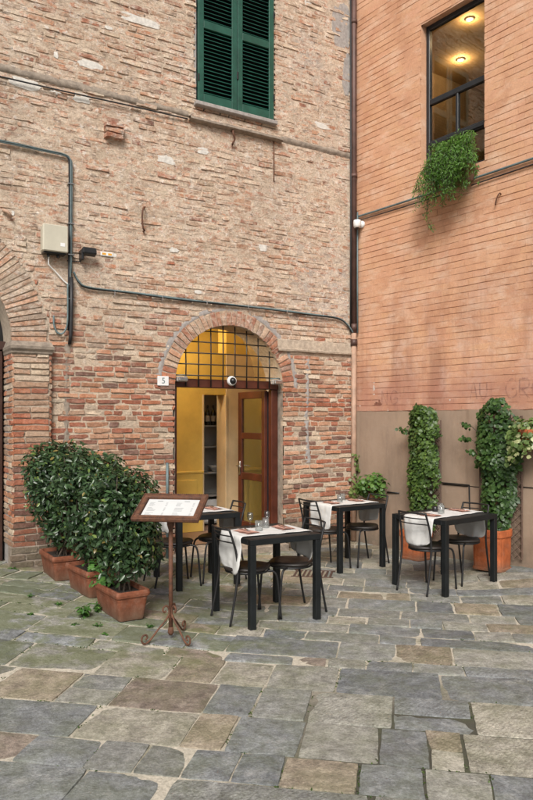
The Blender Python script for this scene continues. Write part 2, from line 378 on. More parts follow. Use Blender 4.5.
# ------------------------------------------------------------------ ground
def g_height(x, y):
    x = np.asarray(x, float); y = np.asarray(y, float)
    left = .062 * np.maximum(0, -(x + .35)) * sstep(4.0, 6.6, y)
    right = .09 * sstep(1.9, 3.0, x) * sstep(6.0, 7.6, y)
    return np.minimum(left, .17) + right
CX, CY = 1.273, 10.21                   # where the two facades meet
LA = math.atan2(.5231, .8523)           # brick facade runs to the left of the corner
RA = math.atan2(-.8062, .5916)          # apricot facade runs to the right, towards the viewer
def L2W(x, y, z=0): return (CX + x * .8523 - y * .5231, CY + x * .5231 + y * .8523, z)
def R2W(x, y, z=0): return (CX + x * .5916 + y * .8062, CY - x * .8062 + y * .5916, z)
def W2L(x, y): dx, dy = x - CX, y - CY; return dx * .8523 + dy * .5231, -dx * .5231 + dy * .8523
def W2R(x, y): dx, dy = x - CX, y - CY; return dx * .5916 - dy * .8062, dx * .8062 + dy * .5916

def axis(lo, hi, far, step):
    a = list(np.arange(lo, hi + 1e-6, step)); d = step
    l = [lo]; h = [hi]
    while h[-1] < far: d *= 1.6; h.append(h[-1] + d); l.append(l[-1] - d)
    return np.array(l[:0:-1] + a + h[1:])
gx = axis(-6, 7, 250, .15); gy = axis(1, 12, 250, .15)
GX, GY = np.meshgrid(gx, gy)
GZ = g_height(GX, GY) - .009 + (fbm(GX * 3, GY * 3, 5) - .5) * .006
nx, ny = len(gx), len(gy)
ii = np.arange(nx * ny).reshape(ny, nx)
F = np.stack([ii[:-1, :-1], ii[:-1, 1:], ii[1:, 1:], ii[1:, :-1]], -1).reshape(-1, 4)
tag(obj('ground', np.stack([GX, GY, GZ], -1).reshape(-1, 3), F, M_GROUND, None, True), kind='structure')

PA = R(10.5); pc, ps = math.cos(PA), math.sin(PA)
def P2W(p, q): return p * pc + q * ps, -p * ps + q * pc
ROWQ = [1.5, 2.05, 2.5, 2.92, 3.33, 3.64, 4.08, 4.55, 5.0, 5.2, 5.6, 5.83, 6.08, 6.33, 6.6, 6.98, 7.28, 7.52, 7.85, 8.14, 8.4, 8.75, 9.05, 9.35, 9.7, 10.0, 10.35, 10.7, 11.1, 11.6]
JOINTS = {   # joints measured along each of the nearest courses (metres)
    3.33: [-2.4, -1.95, -1.56, -1.30, -1.055, -.80, -.565, -.19, .125, .44, .80, 1.25, 1.7],
    3.64: [-2.5, -1.78, -1.15, -.91, -.52, -.10, .16, .34, .86, 1.35, 1.8],
    4.08: [-2.6, -2.1, -1.75, -1.15, -.86, -.53, -.03, .43, .87, 1.4, 2.0],
    4.55: [-2.7, -2.05, -1.55, -1.22, -.86, -.40, .28, .85, 1.6, 2.2],
    5.0: [-2.9, -2.3, -1.7, -1.25, -.74, -.5, -.22, .1, .45, .95, 1.3, 1.9, 2.5]}
def slab_mesh():
    V, Fc, C = [], [], []; nv = 0
    pal = [((.245, .255, .26), 5), ((.285, .285, .27), 5), ((.33, .32, .285), 4), ((.33, .275, .21), 2.6), ((.40, .37, .31), 2.4), ((.19, .20, .21), 2.4), ((.29, .235, .195), .8)]
    wts = np.array([w for _, w in pal]); wts = wts / wts.sum()
    def slab(p0, p1, q0, q1):
        nonlocal nv
        wx, wy = P2W((p0 + p1) / 2, (q0 + q1) / 2)
        lx, ly = W2L(wx, wy); rx, ry = W2R(wx, wy)
        if ly > .25 or (ry > .25): return
        g = random.uniform(.001, .004); p0 += g; p1 -= g; q0 += g; q1 -= g
        n = max(3, int((p1 - p0) / .045)); m = max(3, int((q1 - q0) / .045)); e = .005
        us = np.concatenate([[0, e / (p1 - p0)], np.linspace(0, 1, n)[1:-1], [1 - e / (p1 - p0), 1]])
        vs = np.concatenate([[0, e / (q1 - q0)], np.linspace(0, 1, m)[1:-1], [1 - e / (q1 - q0), 1]])
        us.sort(); vs.sort()
        U, W = np.meshgrid(us, vs)
        sk = [random.gauss(0, .005) for _ in range(8)]
        Pp = p0 + (p1 - p0) * U + (1 - W) * (sk[0] * (1 - U) + sk[1] * U) + W * (sk[2] * (1 - U) + sk[3] * U)
        Q = q0 + (q1 - q0) * W + .5 * ((1 - U) * (sk[4] * (1 - W) + sk[5] * W) + U * (sk[6] * (1 - W) + sk[7] * W))
        Pp = Pp + (fbm(Pp * 12, Q * 12, 3) - .5) * .012; Q = Q + (fbm(Pp * 12 + 50, Q * 12, 4) - .5) * .012
        # knock the corners off
        cd = np.minimum(U, 1 - U) * (p1 - p0) + np.minimum(W, 1 - W) * (q1 - q0)
        k = np.clip(1 - cd / .05, 0, 1) * .28
        Pp = Pp + ((p0 + p1) / 2 - Pp) * k * .06; Q = Q + ((q0 + q1) / 2 - Q) * k * .1
        X = Pp * pc + Q * ps; Y = -Pp * ps + Q * pc
        edge = (U == 0) | (U == 1) | (W == 0) | (W == 1)
        tilt = random.gauss(0, .006) * (U - .5) + random.gauss(0, .006) * (W - .5) + random.gauss(0, .0025)
        dish = -.004 * np.clip(1 - np.minimum(np.minimum(U, 1 - U) * (p1 - p0), np.minimum(W, 1 - W) * (q1 - q0)) / .05, 0, 1) ** 2
        Z = g_height(X, Y) + tilt + dish + (fbm(X * 6, Y * 6, 8) - .5) * .008 + (fbm(X * 22, Y * 22, 9) - .5) * .004 - np.where(edge, .032, 0)
        a, b2 = len(us), len(vs); idx = np.arange(a * b2).reshape(b2, a) + nv
        V.append(np.stack([X, Y, Z], -1).reshape(-1, 3))
        Fc.append(np.stack([idx[:-1, :-1], idx[:-1, 1:], idx[1:, 1:], idx[1:, :-1]], -1).reshape(-1, 4))
        base = np.array(pal[RNG.choice(len(pal), p=wts)][0]) * random.uniform(.74, 1.0)
        al = random.choice([0, 0, .2, .5, 1.]) if wx > -.2 else random.choice([0, 0, 0, .2, .6])
        C.append(np.tile(np.append(base, al), (a * b2, 1))); nv += a * b2
    for i in range(len(ROWQ) - 1):
        q0, q1 = ROWQ[i], ROWQ[i + 1]; h = q1 - q0
        js = JOINTS.get(q0)
        if js:
            js = list(js); lo, hi = js[0], js[-1]
        else: js = [random.uniform(-.2, .2)]; 
        while js[-1] < 7.5: js.append(js[-1] + random.choice([.3, .42, .5, .62, .75, .9]) * random.uniform(.85, 1.15) * (1. if q0 < 6 else .85))
        while js[0] > -6.5: js.insert(0, js[0] - random.choice([.3, .42, .5, .62, .75, .9]) * random.uniform(.85, 1.15) * (1. if q0 < 6 else .8))
        for a, b in zip(js[:-1], js[1:]):
            if h > .4 and random.random() < .14 and b - a < .5:
                mq = q0 + h * random.uniform(.42, .58); slab(a, b, q0, mq); slab(a, b, mq, q1)
            else: slab(a, b, q0, q1)
    V = np.concatenate(V); Fc = np.concatenate(Fc); C = np.concatenate(C)
    o = obj('paving', V, Fc, M_STONE, None, True, C[:, :3], 45)
    ca = o.data.color_attributes['Col']; c4 = C.astype(np.float32).ravel(); ca.data.foreach_set('color', c4)
    tag(o, kind='structure')
slab_mesh()

# ------------------------------------------------------------------ brick laying
def lay(bricks, fmap=None, bulge=.004, back=.022, nseed=0, rough=.007, wob=.013, tl_=.0025, chipd=.012, ex=.006, ez=.006):
    """bricks: rows x0,x1,z0,z1,proud,r,g,b -> verts, faces, colours.  Each brick is a worn pillow of 6x5 points."""
    B = np.array(bricks, float); n = len(B)
    w = B[:, 1] - B[:, 0]; h = B[:, 3] - B[:, 2]
    U = np.stack([np.zeros(n), np.minimum(ex / w, .3), np.full(n, .36), np.full(n, .64), 1 - np.minimum(ex / w, .3), np.ones(n)], 1)
    W = np.stack([np.zeros(n), np.minimum(ez / h, .3), np.full(n, .5), 1 - np.minimum(ez / h, .3), np.ones(n)], 1)
    X = B[:, 0][:, None, None] + w[:, None, None] * U[:, None, :] + np.zeros((n, 5, 6))
    Z = B[:, 2][:, None, None] + h[:, None, None] * W[:, :, None] + np.zeros((n, 5, 6))
    X = X + (vnoise(X * 24 + 7, Z * 24, nseed + 1) - .5) * wob * 1.6; Z = Z + (vnoise(X * 17, Z * 40, nseed + 2) - .5) * wob
    Y = -B[:, 4][:, None, None] - bulge * 0 + (vnoise(X * 20, Z * 33, nseed + 3) - .5) * rough + np.zeros((n, 5, 6))
    tl = RNG.normal(0, tl_, (n, 2))
    Y = Y + tl[:, 0][:, None, None] * (U[:, None, :] * 2 - 1) + tl[:, 1][:, None, None] * (W[:, :, None] * 2 - 1)
    # chipped corners
    chip = RNG.random((n, 2, 2)) < .16
    for a, ai in ((0, 1), (1, 3)):
        for b, bi in ((0, 1), (1, 4)): Y[:, ai, bi] += chip[:, a, b] * chipd
    edge = np.zeros((5, 6), bool); edge[0] = edge[-1] = True; edge[:, 0] = edge[:, -1] = True
    Y = np.where(edge[None], back, Y)
    if fmap: X, Y, Z = fmap(X, Y, Z)
    V = np.stack([X, Y, Z], -1).reshape(-1, 3)
    loc = np.arange(30).reshape(5, 6); q = np.stack([loc[:-1, :-1], loc[:-1, 1:], loc[1:, 1:], loc[1:, :-1]], -1).reshape(-1, 4)
    Fq = (q[None] + (np.arange(n) * 30)[:, None, None]).reshape(-1, 4)
    C = np.repeat(B[:, 5:8], 30, 0)
    return V, Fq, C
DX0, DX1 = -2.815, -1.233; DCX = (DX0 + DX1) / 2; DSP = 2.17; DR = (DX1 - DX0) / 2      # restaurant doorway
RING = .185
AX1, ASP, AR, ACX = -4.75, 2.60, 1.02, -5.77                                             # big arched doorway at the left
ARO = 1.41
WX0, WX1, WZ0, WZ1 = -2.53, -1.39, 5.66, 7.62                                            # shuttered window
def in_hole(x, z, ring=0., edge=0.):
    d = ((x > DX0 - edge) & (x < DX1 + edge) & (z < DSP)) | ((z >= DSP) & (np.hypot(x - DCX, z - DSP) < DR + ring))
    a = ((x < AX1 + edge) & (x > 2 * ACX - AX1 - edge) & (z < ASP)) | ((z >= ASP) & (np.hypot(x - ACX, z - ASP) < AR + (ARO - AR if ring else 0)))
    w = (x > WX0 - edge) & (x < WX1 + edge) & (z > WZ0 - edge) & (z < WZ1 + edge)
    return d | a | w
RED = [(.40, .135, .075), (.44, .17, .092), (.34, .12, .072), (.48, .215, .12), (.27, .105, .07), (.18, .09, .07)]
BUFF = [(.52, .36, .255), (.62, .49, .36), (.47, .31, .215), (.68, .56, .43), (.42, .265, .18), (.58, .46, .35), (.40, .30, .23)]
SALM = [(.51, .27, .165), (.54, .30, .19), (.46, .225, .13)]
def brick_colour(x, z):
    redf = .10 + .42 * (1 - sstep(2.1, 3.3, z + .25 * (x + 3) * .3))
    redf += .12 * (fbm(x * 1.3, z * 1.3, 21) - .5) * 4 * .5
    r = random.random()
    pal = RED if r < redf else (SALM if r < redf + .2 else BUFF)
    c = np.array(random.choice(pal)) * random.uniform(.82, 1.15)
    return c
def brick_wall(x0, x1, z0, z1, course=.066, holes=True, lmean=.215):
    out = []; z = z0; k = 0
    while z < z1:
        hgt = course * random.uniform(.92, 1.08)
        x = x0 - random.uniform(0, .25)
        while x < x1:
            L = random.choice([.25, .26, .24, .125, .13, .2, .28]) * random.uniform(.9, 1.1)
            a, b = max(x, x0), min(x + L - .011, x1); x += L
            if b - a < .035: continue
            zz0, zz1 = z, min(z + hgt - .011, z1)
            if zz1 - zz0 < .03: continue
            if holes:
                # trim against the openings
                zm = (zz0 + zz1) / 2; skip = False
                for (c, hw, top, ro, sp, bot) in ((DCX, DR, DSP, DR + RING, DSP, -1), (ACX, ACX * -1 + AX1, ASP, ARO, ASP, -1), ((WX0 + WX1) / 2, (WX1 - WX0) / 2, WZ1, 0, WZ1, WZ0)):
                    if zm < bot: continue
                    if zm < sp: lim = hw + .001
                    else:
                        if not ro or zz0 - sp >= ro: continue
                        lim = math.sqrt(max(0, ro ** 2 - (zz0 - sp) ** 2)) + .012
                    lo, hi = c - lim, c + lim
                    if b <= lo or a >= hi: continue
                    if a < lo and b > hi: b = lo
                    elif a < lo: b = lo
                    elif b > hi: a = hi
                    else: skip = True
                    if b - a < .03: skip = True
                if skip: continue
            xm, zm = (a + b) / 2, (zz0 + zz1) / 2
            c = brick_colour(xm, zm)
            # a few missing or eroded bricks
            pr = random.gauss(.005, .004) - .0025 * float(sstep(2.6, 3.8, zm))
            if random.random() < .035: pr -= .014
            out.append((a, b, zz0, zz1, pr, *c))
        z += hgt; k += 1
    return out

brick_b = thing('brick_building', 'old pink and buff brick house with green shutters and an arched restaurant doorway', 'building', (CX, CY, 0), LA)
V, Fq, C = lay(brick_wall(-6.6, -.02, -.05, 9.6))
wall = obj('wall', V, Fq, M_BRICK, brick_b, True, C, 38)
# lime mortar between and over the bricks: one sheet with the openings left out
def mortar_sheet():
    st = .028
    xs = np.arange(-6.62, .001, st); zs = np.arange(-.06, 9.62, st)
    X, Z = np.meshgrid(xs, zs)
    up = sstep(2.6, 3.6, Z); right = sstep(-1.5, -.7, X) * sstep(2.9, 3.3, Z)
    cover = .38 + .36 * up + .30 * right + (fbm(X * 1.6, Z * 2.2, 31) - .5) * 1.5
    Y = .011 - .013 * cover + (fbm(X * 6, Z * 11, 33) - .5) * .009
    Y = np.clip(Y, -.012, .016)
    idx = np.arange(X.size).reshape(X.shape)
    cx = X[:-1, :-1] + st / 2; cz = Z[:-1, :-1] + st / 2
    keep = ~in_hole(cx, cz, .05, .03)
    # keep the sheet close to rings, which cover its stepped edge
    Fq = np.stack([idx[:-1, :-1], idx[:-1, 1:], idx[1:, 1:], idx[1:, :-1]], -1)[keep]
    t = fbm(X * 1.1, Z * 1.1, 41)[..., None]; t2 = fbm(X * 5, Z * 5, 43)[..., None]
    c = (1 - t) * np.array([.50, .385, .28]) + t * np.array([.64, .53, .42])
    c = c * (.72 + .5 * t2)
    gr = (right * sstep(.42, .6, fbm(X * 1.2, Z * .8, 44)))[..., None]
    c = c * (1 - gr) + np.array([.47, .42, .375]) * gr * (.8 + .35 * t2)
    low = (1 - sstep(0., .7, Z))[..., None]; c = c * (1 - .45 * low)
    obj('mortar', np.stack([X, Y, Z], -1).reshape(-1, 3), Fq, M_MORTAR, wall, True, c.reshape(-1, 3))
mortar_sheet()
def plain(name, pts, mat, par):   # solid backing / room panels from boxes
    mb = MB()
    for p in pts: mb.box(*p, b=.001)
    return mb.build(name, mat, par)
# voussoir rings
def ring(cx, sp, r0, r1, n, name, depth, pal, a0=0., a1=math.pi, parent=None):
    br = []; da = (a1 - a0) / n
    for i in range(n):
        c = np.array(random.choice(pal)) * random.uniform(.8, 1.12)
        pr = random.gauss(.010, .003)
        br.append((i * .1, i * .1 + .088, r0 - random.uniform(0, .006), r1 + random.uniform(-.02, .012), pr, *c))
    def fm(X, Y, Z):
        t = a0 + X / .1 * da
        return cx - Z * np.cos(t), Y, sp + Z * np.sin(t)
    V, Fq, C = lay(br, fm, rough=.006)
    o = obj(name, V, Fq, M_BRICK, parent or brick_b, True, C, 38)
    # soffit and mortar backing of the ring
    mb = MB(); nn = 48
    def pt(r, y, t): return (cx - r * math.cos(t), y, sp + r * math.sin(t))
    mb.grid(lambda u, v: pt(r0 - .002, .0 + depth * v, a0 + (a1 - a0) * u), nn, 4)
    mb.grid(lambda u, v: pt(r0 - .002 + (r1 - r0 + .05) * v, .006, a0 + (a1 - a0) * u), nn, 4)
    s = mb.build('arch_soffit', M_SANDM, o, True)
    return o
ring(DCX, DSP, DR, DR + RING, 40, 'door_arch', .42, RED[:3] + SALM + BUFF[:3] + [(.36, .22, .17)], R(-4), math.pi + R(4))
# pale mortar band around the door arch
mb = MB(); mb.grid(lambda u, v: (DCX - (DR + RING - .005 + (.035 + .05 * float(fbm(u * 14, 1, 74))) * v) * math.cos(u * math.pi), -.004 + .014 * abs(v - .4) + .012 * (float(fbm(u * 50, v * 2, 75)) - .5), DSP + (DR + RING - .005 + (.035 + .05 * float(fbm(u * 14, 1, 74))) * v) * math.sin(u * math.pi)), 60, 3)
mb.build('arch_mortar_band', M_GREYPL, brick_b, True)
ring(ACX, ASP, AR, ARO, 66, 'door_arch', .5, BUFF + SALM[:2], 0., math.pi)
# square reveals of the openings
for (x, s) in ((DX0, 1), (DX1, -1)): MB().grid(lambda u, v, x=x: (x + .003 * math.sin(v * 40) , .0 + .42 * u, -.05 + (DSP + .05) * v), 6, 20).build('door_reveal', M_STONEBAND, brick_b)
for x in (AX1, 2 * ACX - AX1): MB().grid(lambda u, v, x=x: (x, .0 + .5 * u, -.05 + (ASP + .05) * v), 6, 20).build('door_reveal', M_GREYPL, brick_b)
mb = MB(); mb.box(WX0 - .02, WX0 + .01, .006, .3, WZ0, WZ1).box(WX1 - .01, WX1 + .02, .006, .3, WZ0, WZ1).box(WX0, WX1, .006, .3, WZ1 - .02, WZ1 + .02)
mb.build('window_reveal', M_GREYPL, brick_b)

# pier by the big arch, with its moulded cap and plinth
PX0, PX1 = -4.76, -4.34; PP = .075
pier = []; z = .36
while z < 2.47:
    x = PX0 + .004
    hgt = random.choice([.066, .07, .062])
    pat = random.choice([[.26, .14], [.14, .26], [.2, .2], [.4]])
    for L in pat:
        a, b = x, min(x + L - .008, PX1); x += L
        if b - a < .03: continue
        red = (1.3 < z < 2.05 and random.random() < .55) or random.random() < .15
        c = np.array(random.choice((RED[:4] if red else BUFF) if z > 1.3 else RED[2:] + [(.30, .17, .12), (.26, .16, .115)])) * random.uniform(.85, 1.15)
        pier.append((a, b, z, z + hgt - .010, PP + random.gauss(.004, .003), *c))
    z += hgt
V, Fq, C = lay(pier, back=-PP + .02)
po = obj('pier', V, Fq, M_BRICK, brick_b, True, C, 38)
# pier: mortar core and bricks of its two side faces
mb = MB(); mb.box(PX0 + .006, PX1 - .004, -PP + .012, .05, 0, 2.5, b=.002); mb.build('pier_core', M_SANDM, po)
side = []
z = .36
while z < 2.47:
    hgt = .066; a = 0
    for L in random.choice([[.3, .25], [.2, .35], [.28, .27]]):
        c = np.array(random.choice(SALM + BUFF + RED[:2])) * random.uniform(.8, 1.1)
        side.append((-PP + a, -PP + a + L - .01, z, z + hgt - .01, .003, *c)); a += L
    z += hgt
V, Fq, C = lay(side, lambda X, Y, Z: (AX1 - .002 - Y * 0 + (-.006 + (Y)), X, Z))
obj('pier_jamb', V, Fq, M_BRICK, po, True, C, 38)
side = [(-PP, .02, s[2], s[3], .004, *(np.array(s[5:8]))) for s in side[::2]]
V, Fq, C = lay(side, lambda X, Y, Z: (PX1 + .002 - Y, X, Z)); obj('pier_return', V, Fq, M_BRICK, po, True, C, 38)
mb = MB()
def mould(x0, x1, prof):
    n = len(prof)
    v = [(x0 - prof[i][0] * .5, -PP - prof[i][0], prof[i][1]) for i in range(n)] + [(x1 + prof[i][0] * .5, -PP - prof[i][0], prof[i][1]) for i in range(n)] + [(x1 + prof[i][0] * .5, .03, prof[i][1]) for i in range(n)] + [(x0 - prof[i][0] * .5, .4, prof[i][1]) for i in range(n)]
    f = []
    for k, (a, b) in enumerate(((0, 1), (1, 2), (3, 0))):
        for i in range(n - 1): f.append((a * n + i, b * n + i, b * n + i + 1, a * n + i + 1))
    f.append((n - 1, 2 * n - 1, 3 * n - 1, 4 * n - 1)); f.append((0, 3 * n, 2 * n, n))
    mb.add(v, f)
mould(PX0 + .002, PX1, [(.0, 2.455), (.018, 2.47), (.022, 2.49), (.045, 2.515), (.05, 2.545), (.03, 2.555), (.0, 2.60)])
mb.build('pier_cornice', M_STONEBAND, brick_b)
pl = []
z = -.02
for r in range(5):
    x = PX0 - .02
    for L in ([.3, .18], [.2, .28], [.26, .22], [.17, .31], [.3, .18])[r]:
        c = np.array(random.choice([(.20, .15, .11), (.26, .19, .14), (.17, .14, .10), (.24, .20, .15)])) * random.uniform(.9, 1.1)
        pl.append((x, x + L - .012, z, z + .068, PP + .035 + random.gauss(0, .005), *c)); x += L
    z += .078
V, Fq, C = lay(pl, back=-PP - .01, rough=.012); po2 = obj('pier_plinth', V, Fq, M_BRICK, brick_b, True, C, 38)
mb = MB(); mb.box(PX0 - .015, PX1 + .045, -PP - .022, .04, -.03, .365, b=.004); mb.build('plinth_core', M_STONEBAND, po2)

# big left door
mb = MB()
for k in range(5):
    x1 = AX1 - .03 - k * .33
    mb.box(x1 - .31, x1, .30, .35, .06, 2.52, b=.008); mb.box(x1 - .26, x1 - .05, .28, .31, .25, 1.1, b=.012); mb.box(x1 - .26, x1 - .05, .28, .31, 1.3, 2.4, b=.012)
mb.build('arched_door', M_DARKWOOD, brick_b)
mb = MB(); mb.box(2 * ACX - AX1, AX1, .28, .36, 2.525, 2.62, b=.006)
for k in range(1, 8):
    t = math.pi * k / 8; mb.tube([(ACX, .32, ASP + .02), (ACX - 1.0 * math.cos(t), .32, ASP + 1.0 * math.sin(t))], .014, 6)
mb.build('fanlight_frame', M_DARKWOOD, brick_b)
mb = MB(); mb.box(2 * ACX - AX1 - .1, AX1 + .1, .40, .44, -.05, 3.75); mb.build('door_backing', M_BLACKPL, brick_b)

# ---- restaurant doorway: frame, transom, grille, open leaf, step
for a, b in ((DX0 + .004, DX0 + .082), (DX1 - .104, DX1 - .004)): MB().box(a, b, .12, .21, .085, 2.15, b=.006).build('door_jamb', M_REDWOOD, brick_b)
mb = MB(); mb.box(DX0 + .004, DX1 - .004, .10, .22, 2.152, 2.262, b=.008); mb.build('door_transom', M_REDWOOD, brick_b)
mb = MB()
for k in range(1, 9):
    x = DX0 + .004 + (DX1 - DX0) * k / 9; h = math.sqrt(max(0, DR ** 2 - (x - DCX) ** 2))
    mb.tube([(x, .075, 2.16), (x + .003, .072, DSP + h * .5), (x, .075, DSP + h + .01)], .0085, 6)
for k in range(5):
    z = 2.30 + k * .142; h = math.sqrt(max(0, DR ** 2 - (z - DSP) ** 2)) + .01
    mb.tube([(DCX - h, .062, z), (DCX, .060, z + .006), (DCX + h, .062, z)], .0085, 6)
mb.build('window_grille', M_IRON, brick_b, True)
mb = MB(); mb.box(DX0 - .05, DX1 + .04, -.10, .5, -.03, .085, b=.012); mb.build('door_step', M_STONEBAND, brick_b)
leaf = thing('door_leaf', None, None, (DX1 - .108, .225, .09)); leaf.parent = brick_b
W_, H_ = .74, 2.05
mb = MB()
mb.box(-.045, 0, 0, .085, 0, H_, b=.005).box(-.045, 0, W_ - .1, W_, 0, H_, b=.005)
PZ = [(.2, .80), (.90, 1.38), (1.47, 1.95)]
for z0, z1 in ((0, .2), (.80, .90), (1.38, 1.47), (1.95, H_)): mb.box(-.0445, -.0005, .0855, W_ - .1005, z0, z1, b=.005)
mb.build('leaf_frame', M_REDWOOD, leaf)
for z0, z1 in PZ:
    p = MB().box(-.026, -.02, .08, W_ - .095, z0 - .004, z1 + .004, b=.001).build('pane', M_DOORGLASS, leaf)
mb = MB(); mb.box(-.058, -.046, W_ - .075, W_ - .035, .86, 1.06, b=.003).tube(bez([(-.05, W_ - .055, .99), (-.10, W_ - .055, .99), (-.105, W_ - .09, .99), (-.10, W_ - .17, .985)], 5), .009, 8)
mb.build('handle', M_STEEL, leaf, True)
# the folded second leaf seen edge-on against the right jamb
mb = MB(); mb.box(DX1 - .10, DX1 - .062, .24, .33, .09, 2.13, b=.004); mb.build('door_edge_post', M_WINFRAME, brick_b)
# ---- room behind the door
rm = thing('interior_room', None, None, (0, 0, 0)); rm.parent = brick_b
D1 = 1.5; FZ = .085
plain('room_floor', [(-5.0, 1.6, .43, 4.2, -.02, FZ)], M_TILE, rm)
plain('yellow_wall', [(-4.6, -1.69, D1, D1 + .25, FZ, 2.74), (-1.69, -1.302, D1, D1 + .25, 2.12, 2.74)], M_YELLOW, rm)
plain('cream_wall', [(-1.30, 1.4, D1 - .02, D1 + .25, FZ, 2.75), ], M_CREAM, rm)
plain('upper_wall', [(-1.30, 1.4, D1 - .018, D1 + .25, 2.752, 3.6)], M_YELLOW, rm)
for bx_ in ((-4.7, -4.6, .45, 4.2, FZ, 3.6), (1.4, 1.5, .45, 4.2, FZ, 3.6)): plain('side_wall', [bx_], M_YELLOW, rm)
plain('front_wall', [(-4.7, DX0 - .02, .421, .45, FZ, 3.6), (DX1 + .02, 1.5, .421, .45, FZ, 3.6), (DX0 - .02, DX1 + .02, .421, .45, 3.02, 3.6)], M_YELLOW, rm)
plain('ceiling', [(-4.7, 1.5, .42, 4.2, 3.6, 3.7)], M_BROWNV, rm)
plain('back_wall', [(-4.7, 1.5, 2.6, 2.7, FZ, 3.6)], M_YELLOW, rm)
mb = MB()      # brown vault coming down on the right
mb.grid(lambda u, v: (-1.95 - 1.15 * math.cos(R(70 + 110 * u)), .55 + .94 * v, 2.30 + 1.15 * math.sin(R(70 + 110 * u))), 24, 2)
mb.build('vault_rib', M_BROWNV, rm, True)
mb = MB(); mb.box(-4.6, -1.70, D1 - .03, D1 - .001, FZ, .95, b=.004).box(-4.6, -1.69, D1 - .045, D1 - .0015, .951, .985, b=.006)
for k in range(5): mb.box(-2.25 - k * .55, -1.80 - k * .55, D1 - .042, D1 - .031, .25, .86, b=.005)
mb.build('wainscot', M_YELLOW, rm)
mb = MB().box(-1.70, -1.67, D1 - .012, D1 + .26, FZ, 2.12, b=.004).box(-1.32, -1.29, D1 - .032, D1 + .26, FZ, 2.12, b=.004); mb.build('opening_trim', M_CREAM, rm)
# shelf unit, bottles and bowl in the room
sh = thing('shelf_unit', 'pale grey shelving unit seen through the restaurant doorway', 'shelf', L2W(-1.30, 1.95, FZ), LA)
mb = MB().box(-.42, -.39, 0, .32, 0, 2.1, b=.002).box(.39, .42, 0, .32, 0, 2.1, b=.002).box(-.42, .42, .321, .34, 0, 2.1, b=.002); mb.build('side_panel', M_SHELF, sh)
for z in (.04, .46, .82, 1.23, 1.56, 2.07): MB().box(-.389, .389, .002, .32, z - .012, z + .012, b=.002).build('shelf_board', M_SHELF, sh)
MB().box(-.388, .388, .02, .32, .053, .40, b=.003).build('drawer', M_WHITE, sh)
def bottle(i, x, z, lab, capm):
    t = thing('wine_bottle', lab, 'bottle', L2W(-1.30 + x, 2.07, FZ + z + .012), LA, 'bottles on the indoor shelf')
    MB().lathe([(.034, 0), (.037, .01), (.037, .19), (.030, .22), (.014, .25), (.0135, .30), (.016, .302), (.016, .315), (0, .316)], 16).build('glass_body', M_BOTTLE, t, True)
    MB().lathe([(.0375, .06), (.0378, .061), (.0378, .15), (.0375, .151)], 16).build('paper_label', M_LABELP, t, True)
    MB().lathe([(.0165, .27), (.0168, .27), (.0168, .318), (0, .319)], 12).build('cap', capm, t, True)
for i, x in enumerate((-.22, -.12, -.02, .08, .18)):
    bottle(i, x, 1.56, ['dark wine bottle with a red cap, leftmost on the shelf', 'dark wine bottle second from the left on the shelf', 'dark wine bottle in the middle of the shelf row', 'dark wine bottle second from the right on the shelf', 'dark wine bottle at the right end of the shelf row'][i], M_REDCAP if i == 0 else M_BLACKPL)
t = MB().lathe([(.05, 0), (.055, .008), (.10, .06), (.125, .10), (.119, .10), (.095, .062), (.045, .014), (0, .012)], 24).build('serving_bowl', M_SHELF, None, True)
t.location = L2W(-1.18, 2.08, FZ + .833); tag(t, 'pale bowl on the lower shelf inside the restaurant', 'bowl')
lampo = thing('ceiling_lamp', 'lit round lamp hanging from the ceiling just inside the restaurant', 'lamp', L2W(-2.85, .95, 3.22), LA)
MB().lathe([(0, -.10), (.05, -.09), (.09, -.05), (.10, 0), (.09, .05), (.05, .09), (0, .10)], 20).build('globe', M_GLOBE, lampo, True)
MB().tube([(0, 0, .09), (0, 0, .32)], .006, 6).build('cord', M_BLACKPL, lampo)
lampw = thing('wall_lamp', 'lit lamp behind the yellow partition inside the restaurant', 'lamp', L2W(-2.5, 2.0, 2.50), LA)
MB().lathe([(0, -.09), (.05, -.08), (.08, -.04), (.09, 0), (.08, .04), (.05, .08), (0, .09)], 20).build('globe', M_GLOBE2, lampw, True)
MB().tube([(0, -.05, -.09), (0, -.27, -.09)], .01, 6).tube([(0, 0, -.085), (0, -.06, -.092)], .01, 6).build('bracket', M_BLACKPL, lampw)
def point(name, loc, e, c, r=.1):
    l = bpy.data.lights.new(name, 'POINT'); l.energy = e; l.color = c; l.shadow_soft_size = r
    o = bpy.data.objects.new(name, l); COL.objects.link(o); o.location = loc; return o

